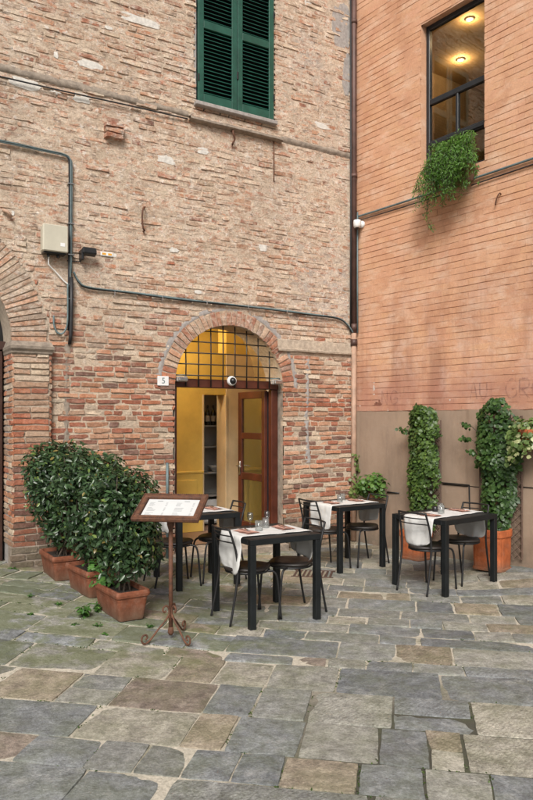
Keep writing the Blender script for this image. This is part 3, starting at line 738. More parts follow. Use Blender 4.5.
# ---- shuttered window
sx0, sx1, sz0, sz1 = -2.515, -1.405, 5.725, 7.58
mid = (sx0 + sx1) / 2
def shutter(x0, x1):
    fr = MB(); st = .075; y0, y1 = -.045, -.005
    fr.box(x0, x0 + st, y0, y1, sz0, sz1, b=.004).box(x1 - st, x1, y0, y1, sz0, sz1, b=.004)
    rails = [(sz0, sz0 + .11), (sz0 + .93, sz0 + 1.03), (sz1 - .09, sz1)]
    for a, b in rails: fr.box(x0 + st + .0005, x1 - st - .0005, y0 + .001, y1 - .001, a, b, b=.004)
    o = fr.build('shutter', M_GREEN, win)
    sl = MB()
    for (a, b) in ((rails[0][1], rails[1][0]), (rails[1][1], rails[2][0])):
        n = int((b - a) / .047)
        for k in range(n):
            z = a + (b - a) * (k + .5) / n; c, s = math.cos(R(42)), math.sin(R(42))
            def Mx(p, z=z): return (p[0], -.024 + p[1] * c - p[2] * s * -1, z + p[1] * -s * -1 + p[2] * c)
            sl.box(x0 + st - .002, x1 - st + .002, -.024, .024, -.004, .004, b=.002, M=Mx)
    sl.build('louvre_slats', M_GREEN, o)
    for z in (sz0 + .25, sz0 + 1.35): MB().box(x0 - .012 if x0 == sx0 else x1 - .012, x0 + .012 if x0 == sx0 else x1 + .012, -.052, -.0455, z, z + .09, b=.002).build('hinge', M_IRON, o)
win = thing('window', None, None); win.parent = brick_b
shutter(sx0, mid - .004); shutter(mid + .004, sx1)
MB().box(mid - .012, mid + .012, -.056, -.047, sz0 + .4, sz0 + .5, b=.003).build('shutter_latch', M_IRON, win)
MB().box(WX0, WX1, .02, .06, WZ0, WZ1, b=.002).build('window_backing', M_BLACKPL, win)
MB().box(WX0 - .03, WX1 + .03, -.075, .02, 5.665, 5.718, b=.008).build('window_sill', M_GREYPL, win)
# stone ledge below the window
mb = MB(); mb.grid(lambda u, v: (-2.64 + 1.36 * u, [-.0, -.075, -.085, -.08, -.02, 0][int(round(v * 5))] + .014 * (float(fbm(u * 22, v * 3, 67)) - .5), [5.452, 5.464, 5.472, 5.502, 5.512, 5.54][int(round(v * 5))] + .012 * (float(fbm(u * 12, 5, 68)) - .5)), 30, 5)
mb.build('stone_ledge', M_STONEBAND, brick_b)
mb = MB()      # continuing, worn string course
mb.grid(lambda u, v: (-6.5 + 3.86 * u, [.005, -.010, -.018, -.012, .005][int(round(v * 4))] + .016 * (float(fbm(u * 40, v * 3, 61)) - .5), [5.50, 5.512, 5.53, 5.562, 5.60][int(round(v * 4))] + .02 * (float(fbm(u * 25, v, 62)) - .5)), 150, 4)
mb.build('string_course', M_STONEBAND, brick_b, True)
mb = MB()
mb.grid(lambda u, v: (-1.26 + 1.24 * u, [.005, -.02, -.025, .005][int(round(v * 3))] + .012 * (float(fbm(u * 30, v * 3, 63)) - .5), [5.47, 5.50, 5.54, 5.56][int(round(v * 3))] + .02 * (float(fbm(u * 20, v, 64)) - .5)), 60, 3)
mb.build('string_course', M_STONEBAND, brick_b, True)
# stone band to the right of the door arch
mb = MB(); mb.grid(lambda u, v: (-1.33 + 1.27 * u, [.0, -.04, -.045, -.022, -.014, .004][int(round(v * 5))] + .010 * (float(fbm(u * 20, v * 4, 65)) - .5), [2.665, 2.672, 2.695, 2.705, 2.82, 2.84][int(round(v * 5))] + .016 * (float(fbm(u * 16, v, 66)) - .5)), 50, 5)
mb.build('stone_band', M_SANDM, brick_b)
# block of brick jutting from the wall
blk = [(-3.72, -3.50, z, z + .058, .09, *(np.array(random.choice(RED)) * .9)) for z in (5.02, 5.082, 5.144)]
V, Fq, C = lay(blk, back=-.0); obj('projecting_brick_block', V, Fq, M_BRICK, brick_b, True, C, 38)
# plaster smears and remnants
def smear(x, z, w, h, mat, name, seed, y=-.013):
    n = 40; v = [(x, y - .0015, z)]; f = []
    for k in range(n):
        t = 2 * math.pi * k / n; rr = .62 + .62 * float(fbm(2.2 * math.cos(t) + seed * 7, 2.2 * math.sin(t), seed, 4))
        ct, st = math.cos(t), math.sin(t)
        sq = 1 / max(abs(ct), abs(st)) ** .5
        v.append((x + ct * sq * w / 2 * rr, y, z + st * sq * h / 2 * rr))
    for k in range(n): v.append((x + (v[1 + k][0] - x) * 1.07, .012, z + (v[1 + k][2] - z) * 1.07))
    for k in range(n):
        a, b = 1 + k, 1 + (k + 1) % n; f.append((0, b, a)); f.append((a, b, b + n, a + n))
    return obj(name, v, f, mat, brick_b, True, None, 25)
def wl(u, v):   # point of the brick facade behind a place in the photograph, measured (x along, z up)
    k = (u - 266.5) / 710.; t = (CX - k * CY) / (.8523 - k * .5231); Y = CY - .5231 * t; return -t, 1.74 + (420 - v) * Y / 710
for i, (u, v, w, h) in enumerate([(141, 21, .52, .10), (91, 65, .30, .09), (26, 84, .34, .12), (82, 98, .20, .12), (165, 159, .22, .11), (55, 93, .14, .05), (109, 28, .10, .04), (203, 151, .16, .09), (323, 126, .30, .09), (174, 250, .12, .07), (198, 292, .10, .05), (56, 55, .05, .08), (263, 248, .12, .10), (308, 3, .12, .10), (146, 100, .12, .05), (172, 163, .08, .05), (113, 255, .10, .05), (12, 213, .06, .05)]):
    x, z = wl(u, v); smear(x, z, w, h, M_WHITEPL, 'plaster_patch', i + 1, -.0052)
for i, (u, v, w, h) in enumerate([(342, 28, .34, .7), (347, 75, .16, .6)]):
    x, z = wl(u, v); smear(x, z, w, h, M_GREYPL, 'plaster_patch', 40 + i, -.006)
mb = MB(); mb.grid(lambda u, v: (-.87 + .075 * u + .10 * (float(fbm(v * 9, u * .8, 72)) - .5), .004 - .012 * math.sin(u * math.pi) + .022 * (float(fbm(u * 3, v * 36, 71)) - .5), 1.15 + 1.43 * v), 4, 70)
mb.build('mortar_seam', M_GREYPL, brick_b, True)
mb = MB(); mb.grid(lambda u, v: (-4.18 + .06 * u + .05 * (float(fbm(v * 14, u, 78)) - .5), .003 - .010 * math.sin(u * math.pi) + .02 * (float(fbm(u * 3, v * 40, 77)) - .5), .9 + 1.7 * v), 4, 70)
mb.build('damp_chase', M_STONEBAND, brick_b, True)
# body of the building: sides, back, eaves (seen only from other positions)
plain('building_body', [(-6.6, -4.75 + .2, .6, .8, 3.8, 9.6), (-6.62, -6.60, .03, 4.3, 0, 9.6), (-.02, 1.5, .62, 4.3, 3.72, 9.6), (-6.6, 1.5, 4.25, 4.3, 0, 9.6), (-6.6, 1.5, .06, 4.3, 9.6, 9.7)], M_STONEBAND, brick_b)

# ------------------------------------------------------------------ apricot building
apr = thing('apricot_building', 'tall apricot painted brick house with taupe lower wall and one dark framed window', 'building', (CX, CY, 0), RA)
BZ = 1.86
QX0, QX1, QZ0, QZ1 = 1.232, 2.219, 4.82, 6.87
def painted_wall():
    out = []; z = BZ + .004; row = 0
    while z < 9.6:
        hgt = .0795 * random.uniform(.985, 1.015); x = .03 - (row % 2) * .13 + random.uniform(-.03, .03)
        while x < 4.6:
            L = .262 * random.uniform(.93, 1.07); a, b = max(x, .03), min(x + L - .0008, 4.6); x += L
            if b - a < .04: continue
            z0, z1 = z, z + hgt - random.uniform(.003, .0065)
            if z1 > QZ0 and z0 < QZ1:
                if a < QX0 < b: b = QX0
                elif a < QX1 < b: a = QX1
                elif a >= QX0 and b <= QX1: continue
                if b - a < .03: continue
            s = random.gauss(.95, .018); c = (s, s * random.uniform(.97, 1.02), s * random.uniform(.95, 1.03)) if random.random() > .03 else (s * .9, s * .89, s * .89)
            out.append((a, b, z0, z1, random.gauss(.004, .0004), *c))
        z += hgt; row += 1
    return out
V, Fq, C = lay(painted_wall(), back=.008, rough=.0014, wob=.005, tl_=.0004, chipd=.003, ex=.0012, ez=.0025)
aw = obj('wall', V, Fq, M_APRICOT, apr, True, C, 38)
# paint skin between bricks: nearly flush in places so that many joints almost vanish
st = .03; xs = np.arange(.0, 4.62, st); zs = np.arange(BZ - .01, 9.62, st); X, Z = np.meshgrid(xs, zs)
Y = .0022 - .024 * np.clip((fbm(X * 1.9, Z * 6.5, 81) - .43) * 1.9, 0, 1) * .45 + (fbm(X * 7, Z * 13, 82) - .5) * .012; Y = np.maximum(Y, -.0034)
idx = np.arange(X.size).reshape(X.shape); cx = X[:-1, :-1] + st / 2; cz = Z[:-1, :-1] + st / 2
keep = ~((cx > QX0 + .01) & (cx < QX1 - .01) & (cz > QZ0 + .01) & (cz < QZ1 - .01))
Fq = np.stack([idx[:-1, :-1], idx[:-1, 1:], idx[1:, 1:], idx[1:, :-1]], -1)[keep]
obj('painted_joints', np.stack([X, Y, Z], -1).reshape(-1, 3), Fq, M_APRICOT, aw, True, np.repeat((.92 - .30 * np.clip((Y.ravel() + .003) / .005, 0, 1))[:, None], 3, 1))
# taupe lower wall: thick render with a slightly wavy face and a step
mb = MB()
mb.grid(lambda u, v: (.02 + 4.58 * u, -.012 - .004 * float(fbm(u * 9, v * 5, 91)) - (.012 if u > .43 else 0) * 1, -.06 + (BZ + .06) * v + (.035 * (float(fbm(u * 34, 3, 92)) - .5) if v > .99 else 0)), 150, 40)
mb.grid(lambda u, v: (.02 + 4.58 * u, -.016 + .03 * v, BZ + .003 * math.sin(u * 60)), 60, 1)
mb.build('lower_wall', M_TAUPE, apr, True)
mb = MB()
mb.grid(lambda u, v: (1.62 + .55 * u, -.022 - .012 * v + .002 * math.sin(u * 20), .93 + .016 * v), 14, 1)
mb.tube([(1.40, -.03, .955), (2.02, -.032, .955)], .008, 6).tube([(2.02, -.032, .955), (2.03, -.032, .62)], .008, 6)
mb.tube([(2.55, -.03, .985), (3.1, -.031, .99)], .006, 6)
mb.build('render_seam', M_IRON, apr)
# reveals
plain('window_reveal', [(QX0 - .03, QX0, .0095, .22, QZ0 - .03, QZ1 + .03), (QX1, QX1 + .03, .0095, .22, QZ0 - .03, QZ1 + .03), (QX0, QX1, .0095, .22, QZ1, QZ1 + .03), (QX0, QX1, .0095, .22, QZ0 - .03, QZ0)], M_APRICOT, apr)
bpy.data.objects['window_reveal.001'].data.color_attributes.new('Col', 'FLOAT_COLOR', 'POINT').data.foreach_set('color', [.9] * (4 * len(bpy.data.objects['window_reveal.001'].data.vertices)))
wn = thing('window', None, None); wn.parent = apr
y0, y1 = .10, .16; fx0, fx1, fz0, fz1 = QX0 + .002, QX1 - .002, QZ0 + .002, QZ1 - .002
mb = MB()
mb.box(fx0, fx0 + .055, y0, y1, fz0, fz1, b=.005).box(fx1 - .055, fx1, y0, y1, fz0, fz1, b=.005)
for a, b in ((fz1 - .06, fz1), (5.83, 5.90), (5.27, 5.36), (fz0, fz0 + .06)): mb.box(fx0 + .056, fx1 - .056, y0 + .001, y1 - .001, a, b, b=.005)
mb.box(fx0 + .056, fx1 - .056, y0 - .018, y0 + .0005, 5.285, 5.335, b=.005)
mb.box((fx0 + fx1) / 2 - .018, (fx0 + fx1) / 2 + .018, y0 + .004, y1 - .004, 5.361, 5.829, b=.004)
mb.build('window_frame', M_WINFRAME, wn)
for (a, b, c, d) in ((fx0 + .05, fx1 - .05, 5.895, fz1 - .055), (fx0 + .05, (fx0 + fx1) / 2 - .015, 5.355, 5.835), ((fx0 + fx1) / 2 + .015, fx1 - .05, 5.355, 5.835), (fx0 + .05, fx1 - .05, fz0 + .055, 5.275)):
    MB().box(a, b, .128, .134, c, d, b=.001).build('pane', M_GLASS, wn)
# room behind the upper window
rm2 = thing('interior_room', None, None); rm2.parent = apr
plain('room_wall', [(.25, .3, .22, 4.2, 4.3, 7.0), (4.4, 4.45, .22, 4.2, 4.3, 7.0), (.25, 4.45, 4.2, 4.25, 4.3, 7.0), (.25, QX0 - .03, .22, .26, 4.3, 7.0), (QX1 + .03, 4.45, .22, .26, 4.3, 7.0), (QX0 - .03, QX1 + .03, .22, .26, 4.3, 4.79)], M_DARKROOM, rm2)
plain('room_ceiling', [(.25, 4.45, .22, 4.25, 7.0, 7.05)], M_CEIL, rm2)
plain('room_floor', [(.25, 4.45, .22, 4.25, 4.25, 4.3)], M_TILE, rm2)
def up(u, v, z): Y = (z - 1.74) * 710 / (420 - v); return (u - 266.5) / 710 * Y, Y
for (u, v, lab, e) in ((460.6, 60.6, 'lit round ceiling light deeper inside the upper window room', 4), (469.6, 20, 'small lit ceiling spotlight near the top of the upper window', 5)):
    x, y = up(u, v, 6.98); t = thing('ceiling_light', lab, 'ceiling light', (x, y, 6.998), 0, 'ceiling lights in the upper room')
    MB().lathe([(.06, -.012), (.06, -.001), (.046, -.001)], 24).build('trim_ring', M_WHITE, t, True)
    point('lamp_light', (x, y, 6.93), 9 if u < 465 else 7, (1, .74, .42), 0.)
    MB().lathe([(0, -.014), (.0455, -.013), (.0455, -.008)], 24).build('diffuser', M_LAMP, t, True)
plain('building_body', [(4.6, 4.64, .03, 4.3, 0, 9.6), (.02, 4.64, 4.26, 4.3, 0, 9.6), (.02, 4.64, .06, 4.3, 9.6, 9.7), (-.0, .04, .06, 4.3, 0, 9.6)], M_TAUPE, apr)
# faded graffiti, painted on the wall: strokes as thin paint ribbons
def graf(strokes, x, z, s, name):
    mb = MB()
    for st_ in strokes:
        pts = bez([(x + a * s, 0, z + b * s) for a, b in st_], 6) if len(st_) > 2 else [(x + a * s, 0, z + b * s) for a, b in st_]
        n = len(pts); v = []; f = []
        for i, p in enumerate(pts):
            d = np.array(pts[min(i + 1, n - 1)]) - np.array(pts[max(i - 1, 0)]); d = d / (np.linalg.norm(d) + 1e-9); nx_, nz_ = -d[2], d[0]; w = .009
            v += [(p[0] + nx_ * w, -.0135, p[2] + nz_ * w), (p[0] - nx_ * w, -.0135, p[2] - nz_ * w)]
        f = [(2 * i, 2 * i + 2, 2 * i + 3, 2 * i + 1) for i in range(n - 1)]; mb.add(v, f)
    return mb.build(name, M_GRAFA, apr)
def graf_mat():
    m, nt, b = newmat('worn_spray_paint'); out = nt.nodes['Material Output']
    b.inputs['Base Color'].default_value = (.20, .10, .095, 1); b.inputs['Roughness'].default_value = .9
    t = nd(nt, 'ShaderNodeBsdfTransparent'); mx = nd(nt, 'ShaderNodeMixShader')
    lk(nt, ramp(nt, noise(nt, 14, 6, .7, objco(nt)), [(.38, .03), (.66, .42)]), mx.inputs[0]); lk(nt, t.outputs[0], mx.inputs[1]); lk(nt, b.outputs[0], mx.inputs[2]); lk(nt, mx.outputs[0], out.inputs[0]); return m
M_GRAFA = graf_mat(); M_SCAR = simple('bare_brick_scar', (.26, .105, .065), .9, 0, .3, 20, .4, 60)
LG = [[(.62, .85), (.3, 1.), (.0, .55), (.2, .05), (.6, .15), (.62, .48), (.35, .48)]]
LR = [[(0, 0), (0, 1)], [(0, 1), (.5, .95), (.5, .55), (.02, .5)], [(.1, .5), (.55, 0)]]
LO = [[(.3, 1), (.02, .6), (.15, .05), (.5, .1), (.6, .6), (.32, 1)]]
LAA = [[(0, 0), (.25, 1), (.5, 0)], [(.1, .4), (.42, .4)]]; LU = [[(0, 1), (.02, .3), (.25, 0), (.48, .3), (.5, 1)]]; LI = [[(0, 0), (.02, 1)]]; LN = [[(0, 0), (0, 1)], [(0, 1), (.5, 0)], [(.5, 0), (.5, 1)]]
x = 2.02
for Lt, dx in ((LAA, .14), (LU, .16), (LI, .11)): graf(Lt, x, 1.99, .20, 'graffiti_letter'); x += dx
x = 2.52
for Lt, dx in ((LG, .18), (LR, .16), (LO, .17)): graf(Lt, x, 1.99, .22, 'graffiti_letter'); x += dx
x = .55
for Lt, dx in ((LN, .16), (LG, .2)): graf(Lt, x, 1.95, .19, 'graffiti_letter'); x += dx
# bare rust-coloured scar and white drip low on the wall
def wr(u, v):
    k = (u - 266.5) / 710.; s = (k * CY - CX) / (.5916 + k * .8062); Y = CY - .8062 * s; return s, 1.74 + (420 - v) * Y / 710
for (u, v, w, h, m_, sd) in ((377, 403, .22, .10, M_SCAR, 3), (374, 389, .03, .30, M_WHITEPL, 5), (388, 409, .03, .07, M_WHITEPL, 6), (360, 408, .03, .09, M_WHITEPL, 7), (513, 371, .03, .025, M_WHITEPL, 8), (450, 400, .02, .03, M_WHITEPL, 9)):
    x, z = wr(u, v); o = smear(x, z, w, h, m_, 'wall_scar', sd, -.0030); o.parent = apr

# ------------------------------------------------------------------ wall-mounted things
def onL(name, lab, cat, x, z, group=None): return thing(name, lab, cat, L2W(x, 0, z), LA, group)
def cab(name, pts, r, mat, lab, side='L', cat='cable', group=None, n=8):
    f = L2W if side == 'L' else R2W
    o = MB().tube([f(*p) for p in pts], r, n).build(name, mat, None, True); return tag(o, lab, cat, group)
# thin black wire along the top
p0 = [(-6.5, -.05, 5.40), (-5.6, -.045, 5.42), (-4.86, -.04, 5.43), (-4.2, -.045, 5.435), (-3.4, -.04, 5.455), (-2.66, -.03, 5.47)]
cab('wire', bez(p0, 8), .009, M_CABLEB, 'thin black wire running along the worn ledge high on the brick wall')
# bundle at the upper left: comes from the left, turns down
p1 = [(-6.5, -.035, 4.72), (-5.5, -.04, 4.74), (-4.87, -.035, 4.745), (-4.4, -.04, 4.735), (-4.2, -.04, 4.73), (-4.13, -.04, 4.69), (-4.12, -.04, 4.55), (-4.12, -.035, 4.0), (-4.125, -.035, 3.4), (-4.13, -.035, 2.75)]
t = thing('cable_bundle', 'dark cable bundle turning down the brick wall beside the beige box', 'cable', L2W(-4.12, 0, 2.7), 0)
def wpt(pts, o): return [tuple(np.array(L2W(*p)) - np.array(o)) for p in pts]
o_ = L2W(-4.12, 0, 2.7)
for k, (dx, dy, r, m_) in enumerate(((0, 0, .010, M_CABLEB), (.018, -.004, .009, M_CABLE), (-.014, -.006, .007, M_CABLEB), (.004, -.014, .007, M_CABLE))):
    q = [(a + (dx if i > 4 else 0), b + dy, c - (abs(dx) * .9 if i <= 5 else 0)) for i, (a, b, c) in enumerate(p1[: (10 if k != 1 else 9)])]
    MB().tube(wpt(bez(q, 6), o_), r, 7).build('cable', m_, t, True)
for z in (4.4, 3.95, 3.6, 3.1):
    MB().box(-.03, .045, -.065, .0, z - 2.7, z - 2.688, b=.003, M=lambda p: tuple(np.array(L2W(p[0] - 4.12, p[1], 0)) - np.array((o_[0], o_[1], 0)) + np.array((0, 0, p[2])))).build('clip', M_STEEL, t)
x, z = wl(66, 310)
cab('conduit_pipe', [(-4.11, -.055, 3.35), (-4.11, -.055, 3.0), (-4.115, -.05, 2.70), (-4.12, -.02, 2.60)], .021, M_CABLEB, 'black protective tube over the cables below the junction box', cat='pipe', n=12)
jp = [(wl(53, 316)[0], -.03, wl(53, 316)[1]), (wl(53.5, 326)[0], -.03, wl(53.5, 326)[1]), (wl(57, 333)[0], -.03, wl(57, 333)[1]), (wl(62, 333.5)[0], -.04, wl(62, 333.5)[1]), (wl(65.5, 327)[0], -.05, wl(65.5, 327)[1]), (wl(66, 316)[0], -.07, wl(66, 316)[1]), (wl(66, 285)[0], -.07, wl(66, 285)[1])]
cab('conduit_hook', bez(jp, 8), .010, M_CABLE, 'blue grey conduit bent up like a J beside the black tube', cat='pipe')
# long horizontal bundle to the corner
hp = [(-4.08, -.035, 3.42), (-4.02, -.035, 3.32), (-3.9, -.035, 3.265), (-3.4, -.035, 3.25), (-2.8, -.035, 3.235), (-2.2, -.035, 3.225), (-1.5, -.035, 3.215), (-.8, -.035, 3.20), (-.35, -.035, 3.18), (-.17, -.035, 3.10), (-.07, -.05, 2.97), (-.04, -.06, 2.93)]
oh = L2W(-2.2, 0, 3.22)
t = thing('cable_bundle', 'blue grey cable bundle running across the brick wall above the door arch', 'cable', oh, 0)
for k, (dz, dy, r, m_) in enumerate(((0, 0, .010, M_CABLE), (-.016, -.004, .007, M_CABLEB), (-.005, -.014, .008, M_CABLE))):
    q = [(a, b + dy, c + dz + .004 * math.sin(i * 2.3 + k)) for i, (a, b, c) in enumerate(hp)]
    MB().tube([tuple(np.array(L2W(*p)) - np.array(oh)) for p in bez(q, 8)], r, 7).build('cable', m_, t, True)
for x in (-3.6, -3.0, -2.4, -1.8, -1.2, -.6): MB().tube([tuple(np.array(L2W(x, -.0, 3.245)) - np.array(oh)), tuple(np.array(L2W(x, -.055, 3.24)) - np.array(oh)), tuple(np.array(L2W(x, -.055, 3.19)) - np.array(oh)), tuple(np.array(L2W(x, 0, 3.185)) - np.array(oh))], .004, 5).build('clip', M_STEEL, t)
# right facade cables
cab('wire', bez([(.09, -.03, 4.64), (.5, -.03, 4.635), (1.2, -.035, 4.63), (2.0, -.03, 4.635), (2.86, -.03, 4.64), (4.5, -.03, 4.65)], 8), .014, M_CABLE, 'grey cable crossing the apricot wall under the window', 'R')
cab('wire', bez([(.12, -.025, 4.58), (.9, -.025, 4.57), (1.6, -.03, 4.56)], 8), .007, M_CABLEB, 'thin dark wire just under the grey cable by the corner', 'R')
cab('wire', bez([(2.05, -.025, 4.565), (2.86, -.025, 4.575), (4.5, -.025, 4.58)], 8), .008, M_CABLEB, 'thin dark wire under the grey cable at the right edge', 'R')
# corner downpipe with conduits
t = thing('downpipe', 'brown and peach downpipe running down the corner between the two houses', 'pipe', R2W(.04, -.06, 0), 0)
MB().tube([(0, 0, 9.5), (0, 0, 2.98)], .040, 14).build('upper_pipe', M_COPPER, t, True)
MB().tube([(.0, 0, 2.98), (-.005, 0, .02)], .038, 14).build('lower_pipe', M_PEACH, t, True)
for z in (2.80, 3.02, 5.2, 7.4): MB().tube([(0, 0, z), (0, 0, z + (.09 if z < 3.1 else .05))], .049, 14).build('pipe_collar', M_COPPER, t, True)
mb = MB().tube([(-.05, -.02, 9.5), (-.045, -.022, 4.6), (-.05, -.02, 3.0)], .012, 7); mb.build('side_cable', M_CABLEB, t, True)
mb = MB().tube([(.048, -.035, 4.7), (.046, -.035, 3.8), (.048, -.035, 2.98)], .011, 7); mb.build('side_conduit', M_CABLE, t, True)
# beige junction box
t = onL('junction_box', 'beige metal junction box on the brick wall above the pier', 'box', -4.31, 3.60)
MB().box(-.135, .135, -.13, -.01, 0, .29, b=.012).build('case', M_BOX, t); MB().box(-.139, .139, -.155, -.1305, -.004, .294, b=.012).build('door', M_BOX, t)
mb = MB().box(.05, .10, -.1575, -.1555, .06, .10, b=.0005); mb.build('sticker', M_WHITE, t)
mb = MB().box(-.125, .125, -.125, -.02, -.022, -.001, b=.006); mb.tube([(-.06, -.06, -.02), (-.06, -.06, -.05)], .016, 10).tube([(.05, -.06, -.02), (.05, -.06, -.05)], .016, 10); mb.build('base', M_BLACKPL, t)
cab('cable', bez([(-4.36, -.06, 3.56), (-4.36, -.05, 3.47), (-4.28, -.03, 3.40), (-4.18, -.03, 3.30), (-4.13, -.04, 3.27)], 6), .007, M_WHITE, 'thin pale cable hanging from the beige box to the black tube')
# wall floodlight
x, z = wl(86, 258); t = onL('floodlight', 'small black floodlight on the brick wall beside the cables', 'lamp', x, z)
MB().box(-.075, .085, -.16, -.085, .01, .09, b=.012, M=lambda p: (p[0], p[1] * .95 + p[2] * .3, p[2] - (p[1] + .12) * .35)).build('lamp_head', M_BLACKPL, t)
MB().box(-.085, -.055, -.12, -.004, -.05, .075, b=.008).tube([(-.07, -.03, -.04), (-.07, -.02, -.055), (-.16, -.015, -.06), (-.22, -.02, -.06)], .006, 6).build('bracket', M_BLACKPL, t)
x, z = wl(106.5, 254.5); t = onL('wall_tag', 'small white plate with two orange marks on the brick wall', 'sign', x, z)
MB().box(-.075, .075, -.02, -.004, -.025, .025, b=.006).build('plate', M_WHITE, t); MB().box(-.058, -.012, -.0225, -.0205, -.012, .012, b=.0008).box(.012, .058, -.0225, -.0205, -.012, .012, b=.0008).build('orange_mark', M_ORANGE, t)
# iron hooks
x, z = wl(141, 220)
cab('wall_hook', bez([(x + .03, .0, z + .15), (x + .03, -.05, z + .145), (x, -.07, z + .12), (x - .015, -.075, z), (x, -.07, z - .11), (x + .025, -.05, z - .13), (x + .03, .0, z - .135)], 5), .011, M_RUST, 'rusty iron bracket bowed out of the upper brick wall', cat='hook')
x, z = wl(231, 139)
cab('wall_hook', bez([(x, .0, z + .1), (x, -.05, z + .09), (x - .01, -.08, z + .04), (x + .015, -.07, z - .02), (x, -.05, z - .07), (x + .01, -.02, z - .08)], 5), .013, M_RUST, 'short rusty iron hook under the window ledge', cat='hook')
x, z0 = wl(273, 142); _, z1 = wl(273, 182)
cab('iron_rod', [(x, -.02, z0), (x, -.022, z1 + .03), (x + .01, -.01, z1)], .008, M_RUST, 'thin iron rod hanging below the right end of the window ledge', cat='rod')
x, z = wr(499, 200); cab('wall_hook', bez([(x + .03, 0, z + .06), (x + .03, -.04, z + .06), (x, -.05, z), (x - .03, -.03, z - .06)], 5), .008, M_RUST, 'small rusty spike in the apricot wall under the grey cable', 'R', 'hook')
x, z = wl(7, 214); cab('insulator', [(x - .05, -.03, z + .03), (x, -.05, z + .01), (x + .04, -.04, z - .04)], .018, M_PEACH, 'small pinkish insulator on the wall above the big arch', cat='insulator')
for (u, v) in ((308.5, 280), (308.5, 305)):
    pass
# house number plate
x, z = wl(162.5, 381); t = onL('number_plate', 'white house number plate to the left of the doorway', 'sign', x, z)
MB().box(-.072, .072, -.028, -.006, -.058, .058, b=.004).build('plate', M_WHITE, t)
def text_mesh(s, size, mat, parent, loc, rot):
    cu = bpy.data.curves.new('digit', 'FONT'); cu.body = s; cu.size = size; cu.align_x = 'CENTER'; cu.align_y = 'CENTER'; cu.extrude = .0008
    tmp = bpy.data.objects.new('digit_source', cu); COL.objects.link(tmp)
    dg = bpy.context.evaluated_depsgraph_get(); me = bpy.data.meshes.new_from_object(tmp.evaluated_get(dg))
    bpy.data.objects.remove(tmp); bpy.data.curves.remove(cu)
    me.materials.clear(); me.materials.append(mat); o = bpy.data.objects.new('digit', me); COL.objects.link(o); o.parent = parent; o.location = loc; o.rotation_euler = rot; return o
text_mesh('5', .10, M_CABLE, t, (0, -.0295, 0), (R(90), 0, 0))
# conduit left of the doorway
cab('conduit_pipe', [(-2.93, -.03, .05), (-2.93, -.03, .9), (-2.93, -.03, 1.22)], .017, M_CABLE, 'short grey conduit rising beside the left door jamb', cat='pipe')
# dome camera over the door, small lights at the ends of the transom
def dome(lab, loc, rz, r):
    t = thing('security_camera', lab, 'camera', loc, rz, 'white dome cameras')
    My = lambda p: (p[0], -p[2], p[1])
    MB().lathe([(r * 1.0, 0), (r * 1.12, .01), (r * 1.12, .03), (r, .04), (r * .96, .055), (r * .80, .05)], 24, M=My).build('housing', M_WHITE, t, True)
    MB().lathe([(r * .80, .045), (r * .74, .065), (r * .55, .085), (r * .3, .095), (0, .098)], 24, M=My).build('lens_dome', M_BLACKPL, t, True)
    return t
dome('white dome camera in the middle of the door transom', L2W(-2.005, .05, 2.245), LA, .056)
t = thing('security_camera', 'white bullet camera on the apricot wall next to the corner pipe', 'camera', R2W(.16, 0, wr(362, 225)[1]), RA, 'white dome cameras')
MB().lathe([(.045, 0), (.05, .01), (.05, .03), (.03, .04)], 16, M=lambda p: (p[0], -p[2], p[1])).tube([(0, -.03, 0), (0, -.08, -.01)], .016, 10).build('mount', M_WHITE, t, True)
MB().lathe([(0, -.062), (.04, -.055), (.052, -.03), (.056, .02), (.05, .05), (0, .06)], 18, (0, -.11, -.005)).build('housing', M_WHITE, t, True)
MB().lathe([(0, -.075), (.02, -.074), (.03, -.062), (.034, -.055)], 14, (0, -.11, -.005)).build('lens_dome', M_BLACKPL, t, True)
for (x, lab) in ((-2.72, 'small grey spot lamp at the left end of the door transom'), (-1.33, 'small grey spot lamp at the right end of the door transom')):
    t = onL('spot_lamp', lab, 'lamp', x, 2.25); t['group'] = 'spot lamps on the transom'
    MB().box(-.07, .07, -.02, .05, -.035, .03, b=.01).build('lamp_body', M_GREYPL, t); MB().box(-.06, .06, -.055, -.0205, -.03, .015, b=.008).build('lamp_face', M_STEEL, t)
    MB().tube([(.09, .06, .02), (.02, -.01, .05), (-.08, .04, .04)], .007, 6).build('lamp_wire', M_CABLE, t, True)

# ------------------------------------------------------------------ furniture
def make_table(w, d, h=.75):
    t = thing('table', 'x', 'table')
    l = .055
    mb = MB()
    for (x0, x1, y0, y1) in ((-w / 2, w / 2, -d / 2, -d / 2 + l), (-w / 2, w / 2, d / 2 - l, d / 2), (-w / 2, -w / 2 + l, -d / 2 + l + .0005, d / 2 - l - .0005), (w / 2 - l, w / 2, -d / 2 + l + .0005, d / 2 - l - .0005)): mb.box(x0, x1, y0, y1, h - .05, h, b=.003)
    mb.build('table_frame', M_TABLE, t)
    MB().box(-w / 2 + l + .001, w / 2 - l - .001, -d / 2 + l + .001, d / 2 - l - .001, h - .024, h - .003, b=.002).build('tabletop', M_TABTOP, t)
    for sx in (-1, 1):
        for sy in (-1, 1):
            a, b = sorted((sx * w / 2, sx * (w / 2 - l))); c, e = sorted((sy * d / 2, sy * (d / 2 - l)))
            MB().box(a, b, c, e, 0, h - .0505, b=.003).build('leg', M_TABLE, t)
    return t
